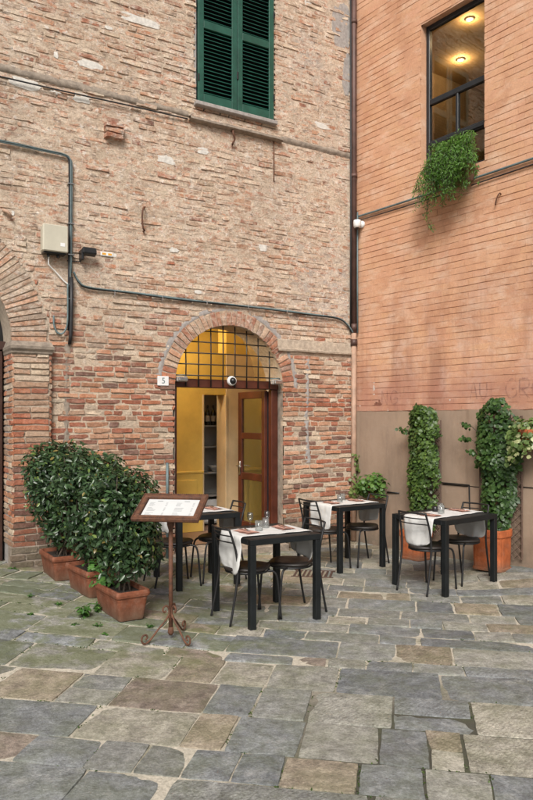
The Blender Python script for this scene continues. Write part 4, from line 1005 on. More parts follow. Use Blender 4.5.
def make_chair():
    t = thing('chair', 'x', 'chair')
    n = 28
    def seat_r(a): return .205 * (1 + .05 * math.cos(4 * a)) 
    mb = MB(); prof = [(.93, .435), (1.0, .445), (1.0, .457), (.94, .468), (.6, .462), (0.02, .457)]
    v = []; f = []
    for (k, z) in prof:
        for i in range(n): a = 2 * math.pi * i / n; v.append((seat_r(a) * k * math.cos(a), seat_r(a) * k * math.sin(a) * .98, z))
    for j in range(len(prof) - 1):
        for i in range(n): f.append((j * n + i, j * n + (i + 1) % n, (j + 1) * n + (i + 1) % n, (j + 1) * n + i))
    f.append(tuple(range(n))[::-1]); f.append(tuple((len(prof) - 1) * n + i for i in range(n)))
    mb.add(v, f); mb.build('seat', M_SEAT, t, True)
    MB().tube([(.19 * math.cos(2 * math.pi * i / 24), .19 * math.sin(2 * math.pi * i / 24), .426) for i in range(25)], .010, 8).build('seat_ring', M_IRON, t, True)
    for s in (-1, 1):
        MB().tube(bez([(-.265, s * .185, .0), (-.225, s * .183, .2), (-.19, s * .18, .43), (-.20, s * .178, .6), (-.235, s * .172, .73), (-.262, s * .165, .815)], 6), .0105, 8).build('back_leg', M_IRON, t, True)
        MB().tube(bez([(.235, s * .185, .0), (.215, s * .182, .22), (.200, s * .178, .36), (.175, s * .165, .415), (.12, s * .14, .428)], 6), .0105, 8).build('front_leg', M_IRON, t, True)
    for z, x, r in ((.812, -.260, .009), (.757, -.245, .006), (.70, -.225, .006)):
        MB().tube(bez([(x, -.165 - (.815 - z) * .08, z), (x - .035, 0, z), (x, .165 + (.815 - z) * .08, z)], 6), r, 8).build('back_rail', M_IRON, t, True)
    return t
def gz(x, y): return float(g_height(x, y))
TABLES = [  # x, y, angle, w (across the place settings), d, name in the labels
    (-.012, 6.338, R(30), .70, .74, 'the front centre table', 'dark square table standing nearest the camera in the centre'),
    (1.88, 7.50, R(38), .86, .70, 'the table before the ivy pots', 'dark table at the right in front of the two ivy pots'),
    (.928, 8.51, R(33), .70, .70, 'the table in the house corner', 'dark table at the back in the corner of the two houses'),
    (-.748, 7.545, R(29), .70, .70, 'the table behind the menu stand', 'dark table at the left behind the menu stand and before the doorway')]
chair0 = None; table0 = None
def runner(w, d, h, cw, drops, seed):
    """white cloth laid across the table, its rounded ends hanging over two sides"""
    rr = random.Random(seed); ph = [rr.uniform(0, 6) for _ in range(6)]
    L = [drops[0], w, drops[1]]; tot = sum(L); nu, nv = 70, 16
    off = rr.uniform(-.02, .02); skew = rr.uniform(-.05, .05)
    def fn(u, v):
        s = u * tot; y = (v - .5) * cw; rad = .0
        end = s if s < L[0] else (tot - s if s > L[0] + L[1] else 9)
        # rounded ends
        if end < .11: y *= math.sqrt(max(0, 1 - ((.11 - end) / .11) ** 2)) * .32 + .68
        if s < L[0]:
            k = (L[0] - s); x = -w / 2 - .006 - .012 * (1 - math.exp(-k * 20)) + .014 * math.sin(v * 9 + ph[0]) * k / .3 - .01 * math.sin(v * 4 + k * 6 + ph[1]) * k / .3
            z = h + .004 - k + .03 * math.sin(v * 2.5 + ph[2]) * k / .3
        elif s > L[0] + L[1]:
            k = s - L[0] - L[1]; x = w / 2 + .006 + .012 * (1 - math.exp(-k * 20)) + .014 * math.sin(v * 9 + ph[3]) * k / .3 + .01 * math.sin(v * 4 + k * 6 + ph[4]) * k / .3
            z = h + .004 - k + .03 * math.sin(v * 2.5 + ph[5]) * k / .3
        else:
            x = s - L[0] - w / 2; z = h + .004 + .0015 * math.sin(x * 30 + v * 8 + ph[1]) + .0015
        cr = float(fbm(y * 16 + seed, s * 9, seed)) - .5
        if s < L[0] or s > L[0] + L[1]: x += cr * .04; y += .014 * math.sin(s * 18 + ph[2]) * (v - .5)
        else: z += max(-.001, cr * .007)
        return (x, y + off + skew * (x / w), z)
    return MB().grid(fn, nu, nv)
def napkin_mb(sd):
    rr = random.Random(sd)
    mb = MB()
    for k in range(3):
        c = k * .0045; j = [rr.uniform(-.006, .006) for _ in range(4)]
        mb.grid(lambda u, v, c=c, j=j: ((u - .5) * (.14 - k * .01) + j[0], (v - .5) * (.25 - k * .014) + j[1], .002 + c + .004 * math.sin(u * 5 + j[2] * 300) * math.sin(v * 4 + 1) + .003 * (1 - (2 * u - 1) ** 2)), 6, 8)
    return mb
def fork_mb():
    mb = MB().tube([(0, -.10, .006), (0, -.04, .007), (0, .03, .006)], [.005, .0035, .003], 6, flat=.5)
    for x in (-.008, -.0027, .0027, .008): mb.tube(bez([(x * .3, .03, .006), (x, .045, .005), (x, .09, .009)], 4), .0013, 5)
    return mb
def knife_mb(): return MB().tube([(0, -.10, .006), (0, -.02, .007), (0, 0, .006), (.002, .05, .006), (.003, .11, .006)], [.006, .005, .005, .009, .002], 6, flat=.35)
GL_T = [(.030, 0), (.033, .004), (.036, .09), (.034, .09), (.031, .008), (0, .007)]
GL_W = [(0, 0), (.032, .001), (.031, .004), (.005, .008), (.0035, .02), (.0035, .075), (.01, .082), (.030, .105), (.036, .135), (.032, .18), (.030, .18), (.034, .135), (.028, .107), (.006, .086), (0, .085)]
for ti, (tx, ty, ta, w, d, nm, lab) in enumerate(TABLES):
    base = (tx, ty, gz(tx, ty))
    t = make_table(w, d); t.location = base; t.rotation_euler = (0, 0, ta); t['label'] = lab; t['group'] = 'tables set outside the restaurant'
    ca, sa = math.cos(ta), math.sin(ta)
    def place(o, x, y, z, rz=0, base=base, ca=ca, sa=sa, ta=ta): o.location = (base[0] + x * ca - y * sa, base[1] + x * sa + y * ca, base[2] + z); o.rotation_euler = (0, 0, ta + rz)
    offs = {0: (.18, .27), 1: (.30, .31), 2: (.27, .27), 3: (.27, .26)}[ti]
    for side, of in ((-1, offs[0]), (1, offs[1])):
        lb = {-1: 'black wire-backed chair pushed in on the left of ', 1: 'black wire-backed chair pushed in on the right of '}[side] + nm
        if chair0 is None: chair0 = make_chair(); c = chair0; c['label'] = lb; c['group'] = 'chairs around the tables'
        else: c = dup(chair0, label=lb)
        place(c, side * of, {0: .0, 1: .02, 2: -.02, 3: .03}[ti] * side, 0, 0 if side < 0 else math.pi)
        c.rotation_euler[2] += random.uniform(-.07, .07)
    r = runner(w, d, .75, .40 if ti != 1 else .38, {0: (.30, .26), 1: (.27, .27), 2: (.26, .24), 3: (.22, .24)}[ti], 5 + ti).build('table_runner', M_CLOTH, None, True)
    place(r, 0, 0, 0); tag(r, 'white cloth runner hanging over both ends of ' + nm, 'tablecloth', 'white table runners')
    sm = r.modifiers.new('thickness', 'SOLIDIFY'); sm.thickness = .0025; sm.offset = 1
    H = .757
    for side, sd in ((-1, 'left'), (1, 'right')):
        o = napkin_mb(ti * 2 + side).build('napkin', M_NAPKIN, None, True); place(o, side * (w / 2 - .15), .02 * side, H, random.uniform(-.25, .25)); tag(o, 'folded terracotta napkin at the %s place on %s' % (sd, nm), 'napkin', 'terracotta napkins')
        o = fork_mb().build('fork', M_STEEL, None, True); place(o, side * (w / 2 - .15) - .015, .02, H + .014, random.uniform(-.2, .2)); tag(o, 'steel fork on the %s napkin of %s' % (sd, nm), 'fork', 'forks on napkins')
        o = knife_mb().build('knife', M_STEEL, None, True); place(o, side * (w / 2 - .15) + .02, .02, H + .014, random.uniform(-.2, .2)); tag(o, 'steel knife on the %s napkin of %s' % (sd, nm), 'knife', 'knives on napkins')
        o = MB().lathe(GL_T, 20).build('tumbler', M_DRINK, None, True); place(o, side * .07, .06 * side + .05, H); tag(o, 'clear water tumbler nearer the %s place on %s' % (sd, nm), 'glass', 'water tumblers')
    if ti in (0, ):
        for k, (gx_, gy_, sd) in enumerate(((-.06, .17, 'left'), (.13, .19, 'right'))):
            o = MB().lathe(GL_W, 22).build('wine_glass', M_DRINK, None, True); place(o, gx_, gy_, H - .002); o.scale = (.8, .8, .8); tag(o, 'clear stemmed wine glass, the %s of two on the front centre table' % sd, 'glass', 'wine glasses')
    if ti in (1, ):
        for k, (gx_, gy_) in enumerate(((.02, .14),)):
            o = MB().lathe([(.03, 0), (.032, .01), (.032, .05), (.02, .06), (0, .062)], 16).build('salt_cellar', M_BLACKPL, None, True); place(o, gx_, gy_, H - .002); tag(o, 'small dark cruet in the middle of the table before the ivy pots', 'cruet')

# menu stand
mx, my = -.752, 5.58
t = thing('menu_stand', 'rusty iron menu stand with scrolled feet holding an open menu', 'stand', (mx, my, gz(mx, my)), R(-9))
mb = MB().tube([(0, 0, .07), (0, 0, .93)], .017, 12).lathe([(0, .03), (.014, .035), (.024, .055), (.022, .08), (.017, .1)], 14).lathe([(.017, .86), (.03, .90), (.03, .93), (.017, .94)], 14)
mb.build('post', M_RUST, t, True)
def scroll(ang):
    pts = []
    pts += [(.012, .20), (.035, .245), (.065, .25), (.075, .225), (.055, .205)]
    mbx = MB(); c, s = math.cos(ang), math.sin(ang)
    up_ = [(.045, .232), (.058, .222), (.072, .236), (.066, .262), (.036, .268), (.016, .235), (.016, .17)]
    arm = [(.016, .20), (.05, .155), (.12, .095), (.19, .03), (.235, .012), (.262, .035), (.255, .072), (.225, .078), (.213, .055), (.228, .042)]
    for P in (up_, arm): mbx.tube(bez([(r * c, r * s, z) for r, z in P], 8), .0075, 7)
    return mbx
for a in (R(-130), R(-40), R(80)): scroll(a).build('scroll_foot', M_RUST, t, True)
TL = R(25)
def tilt(p): return (p[0], p[1] * math.cos(TL) - p[2] * math.sin(TL), .955 + .07 + p[1] * math.sin(TL) + p[2] * math.cos(TL))
fw, fd, ft = .268, .185, .052
mb = MB()
for (a, b, c, e) in ((-fw, fw, -fd, -fd + ft), (-fw, fw, fd - ft, fd), (-fw, -fw + ft, -fd + ft + .0005, fd - ft - .0005), (fw - ft, fw, -fd + ft + .0005, fd - ft - .0005)): mb.box(a, b, c, e, 0, .028, b=.004, M=tilt)
n = 34       # beaded border
for i in range(n):
    x = -fw + .012 + (2 * fw - .024) * i / (n - 1)
    for y in (-fd + .010, fd - .010): mb.box(x - .005, x + .005, y - .005, y + .005, .0285, .034, b=.002, M=tilt)
for i in range(22):
    y = -fd + .025 + (2 * fd - .05) * i / 21
    for x in (-fw + .010, fw - .010): mb.box(x - .005, x + .005, y - .005, y + .005, .0285, .034, b=.002, M=tilt)
mb.build('frame', M_RUST, t)
MB().box(-fw + .004, fw - .004, -fd + .004, fd - .004, -.006, -.0005, b=.001, M=tilt).box(-.09, .09, -.03, .03, -.03, -.0065, b=.003, M=tilt).build('backing', M_RUST, t)
m_ = MB().box(-fw + ft + .004, fw - ft - .004, -fd + ft + .003, fd - ft - .003, .0005, .006, b=.0008, M=tilt).build('menu_sheet', M_PAPER, t)
mb = MB(); rr = random.Random(4)
for cx_ in (-.11, .11):
    mb.box(cx_ - .022, cx_ + .022, .098, .104, .0063, .0068, b=.0001, M=tilt)
    for k in range(13):
        y = .075 - k * .0145
        if k in (4, 9): continue
        L = rr.uniform(.03, .075); mb.box(cx_ - .078, cx_ - .078 + L, y, y + .0028, .0063, .0067, b=.0001, M=tilt); mb.box(cx_ + .055, cx_ + .07, y, y + .0028, .0063, .0067, b=.0001, M=tilt)
mb.build('printed_lines', M_INK, m_)

# ------------------------------------------------------------------ plants
def leaves(pos, nrm, size, aspect, cols, droop=.3, fold=.12, spread=.8, seed=0):
    n = len(pos); rg = np.random.default_rng(seed)
    N = nrm + rg.normal(0, spread * .5, (n, 3)); N /= np.linalg.norm(N, axis=1)[:, None] + 1e-9
    D = rg.normal(0, 1, (n, 3)); D[:, 2] -= droop; D = D - N * (D * N).sum(1)[:, None]; D /= np.linalg.norm(D, axis=1)[:, None] + 1e-9
    S = np.cross(N, D)
    w = aspect / 2
    T = np.array([(0, 0, 0), (.5, 0, -.02), (1, 0, -.12), (.26, w * .85, fold * .5), (.62, w * .95, fold * .4), (.26, -w * .85, fold * .5), (.62, -w * .95, fold * .4)])
    sz = size * rg.uniform(.65, 1.25, n)
    V = pos[:, None, :] + sz[:, None, None] * (T[None, :, 0, None] * D[:, None] + T[None, :, 1, None] * S[:, None] + T[None, :, 2, None] * N[:, None])
    F = []
    quads = np.array([(0, 1, 4, 3), (0, 5, 6, 1)]); tris = np.array([(1, 2, 4), (1, 6, 2)])
    b = (np.arange(n) * 7)[:, None, None]
    F = (quads[None] + b).reshape(-1, 4).tolist() + (tris[None] + b).reshape(-1, 3).tolist()
    C = np.repeat(cols, 7, 0)
    return V.reshape(-1, 3), F, C
def leafcols(n, dark, light, rg, bias=None):
    t = rg.random(n)[:, None] ** 1.6
    if bias is not None: t = np.clip(t * .6 + bias[:, None] * .5, 0, 1)
    return np.array(dark) * (1 - t) + np.array(light) * t
def crown(blobs, n, seed, gap=.42, freq=4.):
    """points through an uneven volume made of several lobes, with gaps"""
    rg = np.random.default_rng(seed); P = []; N = []; Sd = []
    vol = np.array([b[3] * b[4] * b[5] for b in blobs]); vol = vol / vol.sum()
    while len(P) < n:
        b = blobs[rg.choice(len(blobs), p=vol)]
        d = rg.normal(0, 1, 3); d /= np.linalg.norm(d); r = rg.random() ** .42
        p = np.array(b[:3]) + d * r * np.array(b[3:6]) * (1 + .22 * (fbm(d[0] * 2 + 9, d[2] * 2 + d[1] * 2 + seed, seed) - .5) * 2)
        f = fbm(p[0] * freq + seed, p[2] * freq + p[1] * freq * .7, seed + 3, 3)
        if f < gap - .12 * r and rg.random() < .85: continue
        P.append(p); N.append(d * .7 + np.array([0, 0, .55]) + np.array([.1, -.25, 0])); Sd.append(r)
    return np.array(P), np.array(N), np.array(Sd)
def trough(w, l, h):
    mb = MB(); n = 8
    def ringp(a, b, z, r=.03):
        out = []
        for (cx, cy, a0) in ((a - r, b - r, 0), (-a + r, b - r, 90), (-a + r, -b + r, 180), (a - r, -b + r, 270)):
            for k in range(4): t = R(a0 + 30 * k); out.append((cx + r * math.cos(t), cy + r * math.sin(t), z))
        return out
    rings = [ringp(w / 2 * .74, l / 2 * .86, 0), ringp(w / 2 * .76, l / 2 * .87, .012), ringp(w / 2 * .88, l / 2 * .945, h * .66), ringp(w / 2 * .90, l / 2 * .95, h * .68), ringp(w / 2 * .92, l / 2 * .96, h - .055), ringp(w / 2, l / 2, h - .05), ringp(w / 2 + .004, l / 2 + .004, h - .03), ringp(w / 2, l / 2, h - .004), ringp(w / 2 - .008, l / 2 - .008, h), ringp(w / 2 - .026, l / 2 - .026, h - .003), ringp(w / 2 - .035, l / 2 - .035, h - .06)]
    m = 16; v = [p for r in rings for p in r]
    f = [(i * m + k, i * m + (k + 1) % m, (i + 1) * m + (k + 1) % m, (i + 1) * m + k) for i in range(len(rings) - 1) for k in range(m)] + [tuple(range(m))[::-1]]
    return mb.add(v, f), ringp(w / 2 - .033, l / 2 - .033, h - .035)
SHR = [(-2.16, 7.43, 'dark leafy laurel in a terracotta trough nearest the brick pier', 3), (-1.70, 6.86, 'dark leafy laurel in a terracotta trough, middle one of the hedge', 4), (-1.27, 6.19, 'dark leafy laurel in a terracotta trough nearest the menu stand', 5)]
for i, (x, y, lab, sd) in enumerate(SHR):
    t = thing('potted_shrub', lab, 'potted plant', (x, y, gz(x, y)), R(34) + [-.05, .03, 0][i], 'laurels in terracotta troughs')
    mb, soil = trough(.30, .58, .25); mb.build('planter', M_TERRA, t, False)
    obj('soil', soil, [tuple(range(16))], M_SOIL, t)
    top = [1.45, 1.43, 1.35][i]
    if i == 0: blobs = [(0, 0, .95, .38, .36, .48), (-.12, .02, 1.16, .30, .30, .28), (.15, -.06, 1.17, .30, .30, .27), (.02, 0, .55, .22, .26, .25)]
    elif i == 1: blobs = [(0, 0, .95, .40, .38, .46), (.08, -.05, 1.15, .34, .32, .27), (-.1, .1, 1.12, .3, .3, .28), (0, -.05, .55, .26, .26, .25)]
    else: blobs = [(0, 0, .82, .35, .34, .44), (.10, 0, 1.02, .32, .30, .30), (-.14, -.02, 1.05, .28, .3, .28), (.16, -.05, .62, .26, .24, .30), (-.05, -.08, .5, .22, .22, .22)]
    blobs = [(a * .9, b_ * .9, c_ * .975, d_ * .9, e_ * .9, f_ * .95) for (a, b_, c_, d_, e_, f_) in blobs]
    P, N, Sd = crown(blobs, 6400, sd + 20, .45, 5.)
    rg = np.random.default_rng(sd)
    bias = .25 + .8 * (fbm(P[:, 0] * 5, P[:, 2] * 5 + P[:, 1] * 4, sd) - .45) + .25 * (Sd - .6)
    cols = leafcols(len(P), (.011, .028, .012), (.070, .125, .048), rg, np.clip(bias, 0, 1))
    yl = rg.random(len(P)) < .035; cols[yl] = (.12, .17, .04); yb_ = rg.random(len(P)) < .008; cols[yb_] = (.22, .17, .05); cols *= rg.uniform(.7, 1.35, (len(P), 1))
    V, F, C = leaves(P, N, .058, .44, cols, .4, .10, .9, sd); obj('foliage', V, F, M_LAUREL, t, True, C)
    mb = MB(); rr = random.Random(sd)
    for k in range(9):
        a = rr.uniform(0, 6.28); q = rr.uniform(.1, .32)
        mb.tube(bez([(rr.uniform(-.07, .07), rr.uniform(-.16, .16), .2), (q * .4 * math.cos(a), q * .5 * math.sin(a), .5), (q * .8 * math.cos(a + .2), q * .8 * math.sin(a + .2), .85), (q * math.cos(a + .3), q * math.sin(a + .3), rr.uniform(1.1, top - .1))], 5), [.009] * 5 + [.007] * 5 + [.005] * 5 + [.003], 6)
    mb.build('stem', M_STEM, t, True)
    if i != 0:
        P = np.random.default_rng(sd).normal(0, 1, (60, 3)) * (.06, .06, .025) + ((-.02, -.20, .30) if i == 1 else (-.06, .2, .27))
        V, F, C = leaves(P, np.tile((0, -.2, 1.), (60, 1)), .07, .5, leafcols(60, (.05, .13, .03), (.12, .26, .06), rg), .2, .1, .6, sd); obj('undergrowth', V, F, M_IVY, t, True, C)

def ivy_leaf_set(P, N, size, dark, light, seed, varieg=0.):
    rg = np.random.default_rng(seed); n = len(P)
    bias = np.clip(.3 + 1.1 * (fbm(P[:, 0] * 7, P[:, 2] * 6 + P[:, 1] * 5, seed) - .45), 0, 1)
    cols = leafcols(n, dark, light, rg, bias)
    if varieg: k = rg.random(n) < varieg; cols[k] = np.array((.38, .40, .20)) * rg.uniform(.7, 1.1, (k.sum(), 1))
    return leaves(P, N, size, .85, cols, 1.0, .08, .75, seed)
def lattice(x0, x1, z0, z1, y):
    mb = MB(); s = .085
    k = x0 - (z1 - z0)
    def clip(p, q, dirn): return
    a = x0 - (z1 - z0)
    while a < x1:
        for (sx) in (1, -1):
            pts = []
            for zz in (z0, z1):
                xx = a + (zz - z0) if sx > 0 else (x0 + x1) - (a + (zz - z0)); pts.append([xx, zz])
            (xa, za), (xb, zb) = pts
            # clip to the panel
            def cut(xlim, xa, za, xb, zb): t_ = (xlim - xa) / (xb - xa); return xlim, za + (zb - za) * t_
            lo, hi = x0, x1
            if xa > xb: xa, za, xb, zb = xb, zb, xa, za
            if xb <= lo or xa >= hi: continue
            if xa < lo: xa, za = cut(lo, xa, za, xb, zb)
            if xb > hi: xb, zb = cut(hi, xa, za, xb, zb)
            if abs(xb - xa) < .01: continue
            mb.tube([(xa, y + (.004 if sx > 0 else -.004), za), (xb, y + (.004 if sx > 0 else -.004), zb)], .008, 5, flat=.5)
        a += s
    mb.tube([(x0, y, z0), (x0, y, z1)], .012, 4).tube([(x1, y, z0), (x1, y, z1)], .012, 4)
    return mb
def fluted_pot(w, d, h):
    mb = MB(); n = 64; rings = []
    def rg_(k, z, flute):
        out = []
        for i in range(n):
            t = 2 * math.pi * i / n; c, s = math.cos(t), math.sin(t); e = .42
            x = math.copysign(abs(c) ** e, c) * w / 2 * k; y = math.copysign(abs(s) ** e, s) * d / 2 * k
            fl = 1 - (.018 if (flute and i % 4 < 2) else 0); out.append((x * fl, y * fl, z))
        return out
    for k, z, fl in ((.90, 0, 0), (.96, .005, 0), (.96, .03, 0), (.90, .035, 0), (.91, .05, 1), (.945, h - .10, 1), (.95, h - .085, 0), (.99, h - .08, 0), (1., h - .07, 0), (1., h - .012, 0), (.985, h, 0), (.92, h, 0), (.9, h - .05, 0)): rings += rg_(k, z, fl)
    m = len(rings) // n
    f = [(i * n + k, i * n + (k + 1) % n, (i + 1) * n + (k + 1) % n, (i + 1) * n + k) for i in range(m - 1) for k in range(n)] + [tuple(range(n))[::-1]]
    return mb.add(rings, f), [(x, y, h - .045) for (x, y, z) in rg_(.905, 0, 0)]
IV = [(1.40, .28, 1.92, 'dense bright ivy column in a terracotta pot left of the wall step', 51, .36), (2.52, .27, 1.91, 'ivy column in a large ribbed orange pot with its trellis showing', 52, .46)]
for i, (s, off, top, lab, sd, ph) in enumerate(IV):
    wx, wy, _ = R2W(s, -off); t = thing('potted_ivy', lab, 'potted plant', (wx, wy, gz(wx, wy)), RA + (.0 if i == 0 else .12), 'ivy columns against the apricot house')
    w = .36 if i == 0 else .385
    mb, soil = fluted_pot(w, w * .85, ph); mb.build('pot', M_TERRA2, t, False); obj('soil', soil, [tuple(range(64))], M_SOIL, t)
    hw = .205 if i == 0 else .235; yb = off - .09
    lattice(-hw - .02, hw + .03, .12 if i else .3, top - .18, yb).build('trellis', M_TRELLIS, t)
    rg = np.random.default_rng(sd); n = 4300 if i == 0 else 4000; P = []; N = []
    while len(P) < n:
        z = rg.uniform(ph + .0, top); a = rg.uniform(-1, 1)
        wid = hw * (1.0 if z > ph + .25 else .55 + .45 * (z - ph) / .25)
        if z > top - .22: wid *= math.sqrt(max(.02, 1 - ((z - top + .22) / .22) ** 2))
        if i == 1 and z < 1.15: wid *= .78
        wid *= .88 + .35 * float(fbm(z * 6, sd, sd))
        x = a * wid; th = .16 * math.sqrt(max(0, 1 - a * a)) + .02
        if i == 1 and z < 1.15: th *= .8
        yy = yb - .01 - th * (rg.random() ** .5) * (.6 + .7 * float(fbm(x * 6 + 3, z * 6, sd)))
        f = float(fbm(x * 9 + sd, z * 7, sd + 2))
        if f < (.40 if i == 0 else (.47 if z < 1.2 else .42)) and rg.random() < .85: continue
        P.append((x, yy, z)); N.append((a * .6, -1, .45))
    P = np.array(P); N = np.array(N)
    for (ex, ez, ln) in (((.25, 1.55, 1), (.22, .95, 1), (-.24, 1.6, -1)) if i == 0 else ((-.33, 1.62, -1), (-.30, 1.45, -1), (-.26, 1.30, -1))):
        m = 16; tt = rg.random((m, 1)); P = np.concatenate([P, np.array((ex, yb - .1, ez)) + tt * (ln * .10, -.03, .03) + rg.normal(0, .015, (m, 3))]); N = np.concatenate([N, np.tile((0, -1, .4), (m, 1))])
    SH = [((ex - ln * .12, yb - .08, ez - .10), (ex, yb - .1, ez), (ex + ln * .11, yb - .13, ez + .03)) for (ex, ez, ln) in (((.25, 1.55, 1), (.22, .95, 1), (-.24, 1.6, -1)) if i == 0 else ((-.33, 1.62, -1), (-.30, 1.45, -1), (-.26, 1.30, -1)))]
    dn_ = rg.random(len(P)) 
    V, F, C = ivy_leaf_set(P, N, .047 if i == 0 else .050, (.014, .040, .010), (.135, .22, .045) if i == 0 else (.085, .165, .038), sd)
    obj('foliage', V, F, M_IVY, t, True, C)
    mb = MB(); rr = random.Random(sd)
    for q_ in SH: mb.tube(bez(q_, 5), .004, 5)
    for k in range(7):
        x = rr.uniform(-.12, .12); mb.tube(bez([(x * .5, yb - .12, ph - .06), (x, yb - .04, ph + .4), (x * 1.3 + rr.uniform(-.04, .04), yb - .02, ph + .9), (x * 1.2, yb - .02, top - .15)], 5), .005, 5)
    mb.build('stem', M_STEM, t, True)

def round_pot(r, h): return MB().lathe([(r * .68, 0), (r * .72, .005), (r * .90, h * .72), (r * 1.0, h * .74), (r * 1.03, h - .006), (r, h), (r * .9, h), (r * .86, h - .04), (0, h - .04)], 28)
# wall pot near the corner
wx, wy, _ = R2W(.55, -.17); z0 = .66
t = thing('wall_planter', 'small terracotta pot of bushy green leaves on the wall near the corner', 'potted plant', (wx, wy, z0), RA)
round_pot(.10, .18).build('pot', M_TERRA2, t, True)
MB().tube([(.105 * math.cos(k * .2618), .105 * math.sin(k * .2618), .12) for k in range(25)], .006, 6).tube([(0, .1, .12), (0, .165, .12)], .007, 6).tube([(.11, .14, .10), (.32, .155, .10)], .010, 6).build('bracket', M_IRON, t, True)
P, N, Sd = crown([(-.08, -.02, .20, .20, .16, .13), (.06, -.03, .23, .17, .14, .13), (-.2, -.02, .12, .10, .10, .10), (.13, -.05, .12, .08, .08, .09)], 520, 61, .36, 8.)
V, F, C = ivy_leaf_set(P, N, .062, (.03, .085, .018), (.15, .27, .055), 61, .03); obj('foliage', V, F, M_IVY, t, True, C)
# hanging pot at the right edge
wx, wy, _ = R2W(2.98, -.17); z0 = 1.40
t = thing('wall_planter', 'orange pot of trailing variegated ivy on the wall at the right edge', 'potted plant', (wx, wy, z0), RA)
round_pot(.16, .24).build('pot', M_TERRA2, t, True)
MB().tube([(.15 * math.cos(k * .2618), .15 * math.sin(k * .2618), .15) for k in range(25)], .007, 6).tube([(0, .14, .15), (0, .165, .15)], .008, 6).build('bracket', M_IRON, t, True)
P, N, Sd = crown([(0, -.02, .28, .22, .18, .10), (-.17, -.03, .2, .12, .13, .14), (.15, -.03, .2, .12, .12, .12)], 420, 62, .34, 8.)
rg = np.random.default_rng(62); T = []
for k in range(16):
    a = rg.uniform(1.7, 5.6) if k < 12 else rg.uniform(-.8, 1); x0, y0 = .19 * math.cos(a), -abs(.17 * math.sin(a)) - .01; L = rg.uniform(.12, .38) if math.cos(a) < .2 else .15
    if k < 5: x0 -= rg.uniform(0, .1); L *= 1.15
    for q in np.linspace(0, 1, int(L * 60)): T.append((x0 * (1 + .1 * q), y0 * (1 + .08 * q), .22 - L * q) + rg.normal(0, .018, 3))
P = np.concatenate([P, np.array(T)]); N = np.concatenate([N, np.tile((0, -1, .5), (len(T), 1))])
V, F, C = ivy_leaf_set(P, N, .058, (.07, .12, .035), (.19, .27, .08), 62, .22); obj('foliage', V, F, M_IVY, t, True, C)
# window box with fern
wx, wy, _ = R2W(1.92, -.115); z0 = 4.60
t = thing('window_box', 'window box of feathery trailing green fern under the upper window', 'planter', (wx, wy, z0), RA)
mb, soil = trough(.46, .20, .17); mb.build('planter_box', M_TERRA, t); obj('soil', [(p[0], p[1], .14) for p in soil], [tuple(range(16))], M_SOIL, t)
rg = np.random.default_rng(63); P = []; N = []; mb = MB()
for k in range(150):
    a = rg.uniform(-1, 1); x0 = a * .22; up_ = rg.uniform(.10, .40); out = rg.uniform(.05, .24); dn = rg.uniform(.0, .42) * (1 - .4 * abs(a + .25)); sd_ = rg.normal(0, .08) + a * .07 - .03
    pts = bez([(x0, 0, .15), (x0 + sd_ * .5, -out * .5, .15 + up_), (x0 + sd_, -out, .10 + up_ * .6), (x0 + sd_ * 1.4 - .02, -out * 1.15, .10 - dn)], 7)
    if k in (3,): pts = bez([(-.22, -.02, .15), (-.30, -.12, .22), (-.36, -.14, -.05), (-.36, -.13, -.36 - .1 * (k - 3)), (-.30, -.12, -.50)], 8)
    mb.tube(pts, .0016, 4)
    for p in pts[3:]:
        for _ in range(5): P.append(p + rg.normal(0, .016, 3)); N.append((rg.normal(0, .6), -.8, .6))
P = np.array(P); N = np.array(N); rg2 = np.random.default_rng(64)
bias = np.clip(.3 + 1.2 * (fbm(P[:, 0] * 8, P[:, 2] * 8, 64) - .45) + .5 * (P[:, 2] - .1), 0, 1)
V, F, C = leaves(P, N, .045, .20, leafcols(len(P), (.018, .07, .010), (.17, .34, .05), rg2, bias), 1.2, .05, .8, 64)
obj('foliage', V, F, M_IVY, t, True, C); mb.build('stem', M_IVY if False else M_STEM, t)
# climbing sprig by the corner pipe
wx, wy, _ = L2W(-.06, -.05); t = thing('climbing_vine', 'thin green creeper climbing beside the corner downpipe', 'plant', (wx, wy, .55), LA)
rg = np.random.default_rng(71); pts = bez([(0, 0, -.5), (.03, -.02, -.1), (-.03, -.02, .2), (.03, -.03, .45), (0, -.02, .70)], 10)
MB().tube(pts, .005, 5).build('stem', M_STEM, t, True)
P = np.array([p + rg.normal(0, .03, 3) for p in pts[14:] for _ in range(3)]); V, F, C = ivy_leaf_set(P, np.tile((0, -1, .4), (len(P), 1)), .05, (.07, .12, .03), (.20, .25, .07), 71); obj('foliage', V, F, M_IVY, t, True, C)
# weeds in the joints
def weed(x, y, n, h, r, lab, sd):
    t = thing('weed', lab, 'weed', (x, y, gz(x, y) - .012), random.uniform(0, 6), 'weeds growing from the paving joints'); rg = np.random.default_rng(sd)
    P = []; N = []; mb = MB()
    for k in range(n):
        a = rg.uniform(0, 6.28); q = r * rg.uniform(.2, 1); hh = h * rg.uniform(.5, 1)
        pts = bez([(0, 0, 0), (q * .5 * math.cos(a), q * .5 * math.sin(a), hh * .7), (q * math.cos(a), q * math.sin(a), hh)], 4); mb.tube(pts, .002, 4)
        for p in pts[2:]: P.append(p); N.append((math.cos(a) * .3, math.sin(a) * .3, 1))
    V, F, C = leaves(np.array(P), np.array(N), max(.022, h * .45), .45, leafcols(len(P), (.04, .11, .02), (.11, .22, .05), rg), -.2, .1, .6, sd); obj('foliage', V, F, M_IVY, t, True, C); mb.build('stem', M_IVY2, t)
M_IVY2 = simple('weed_stem', (.06, .13, .03), .6)
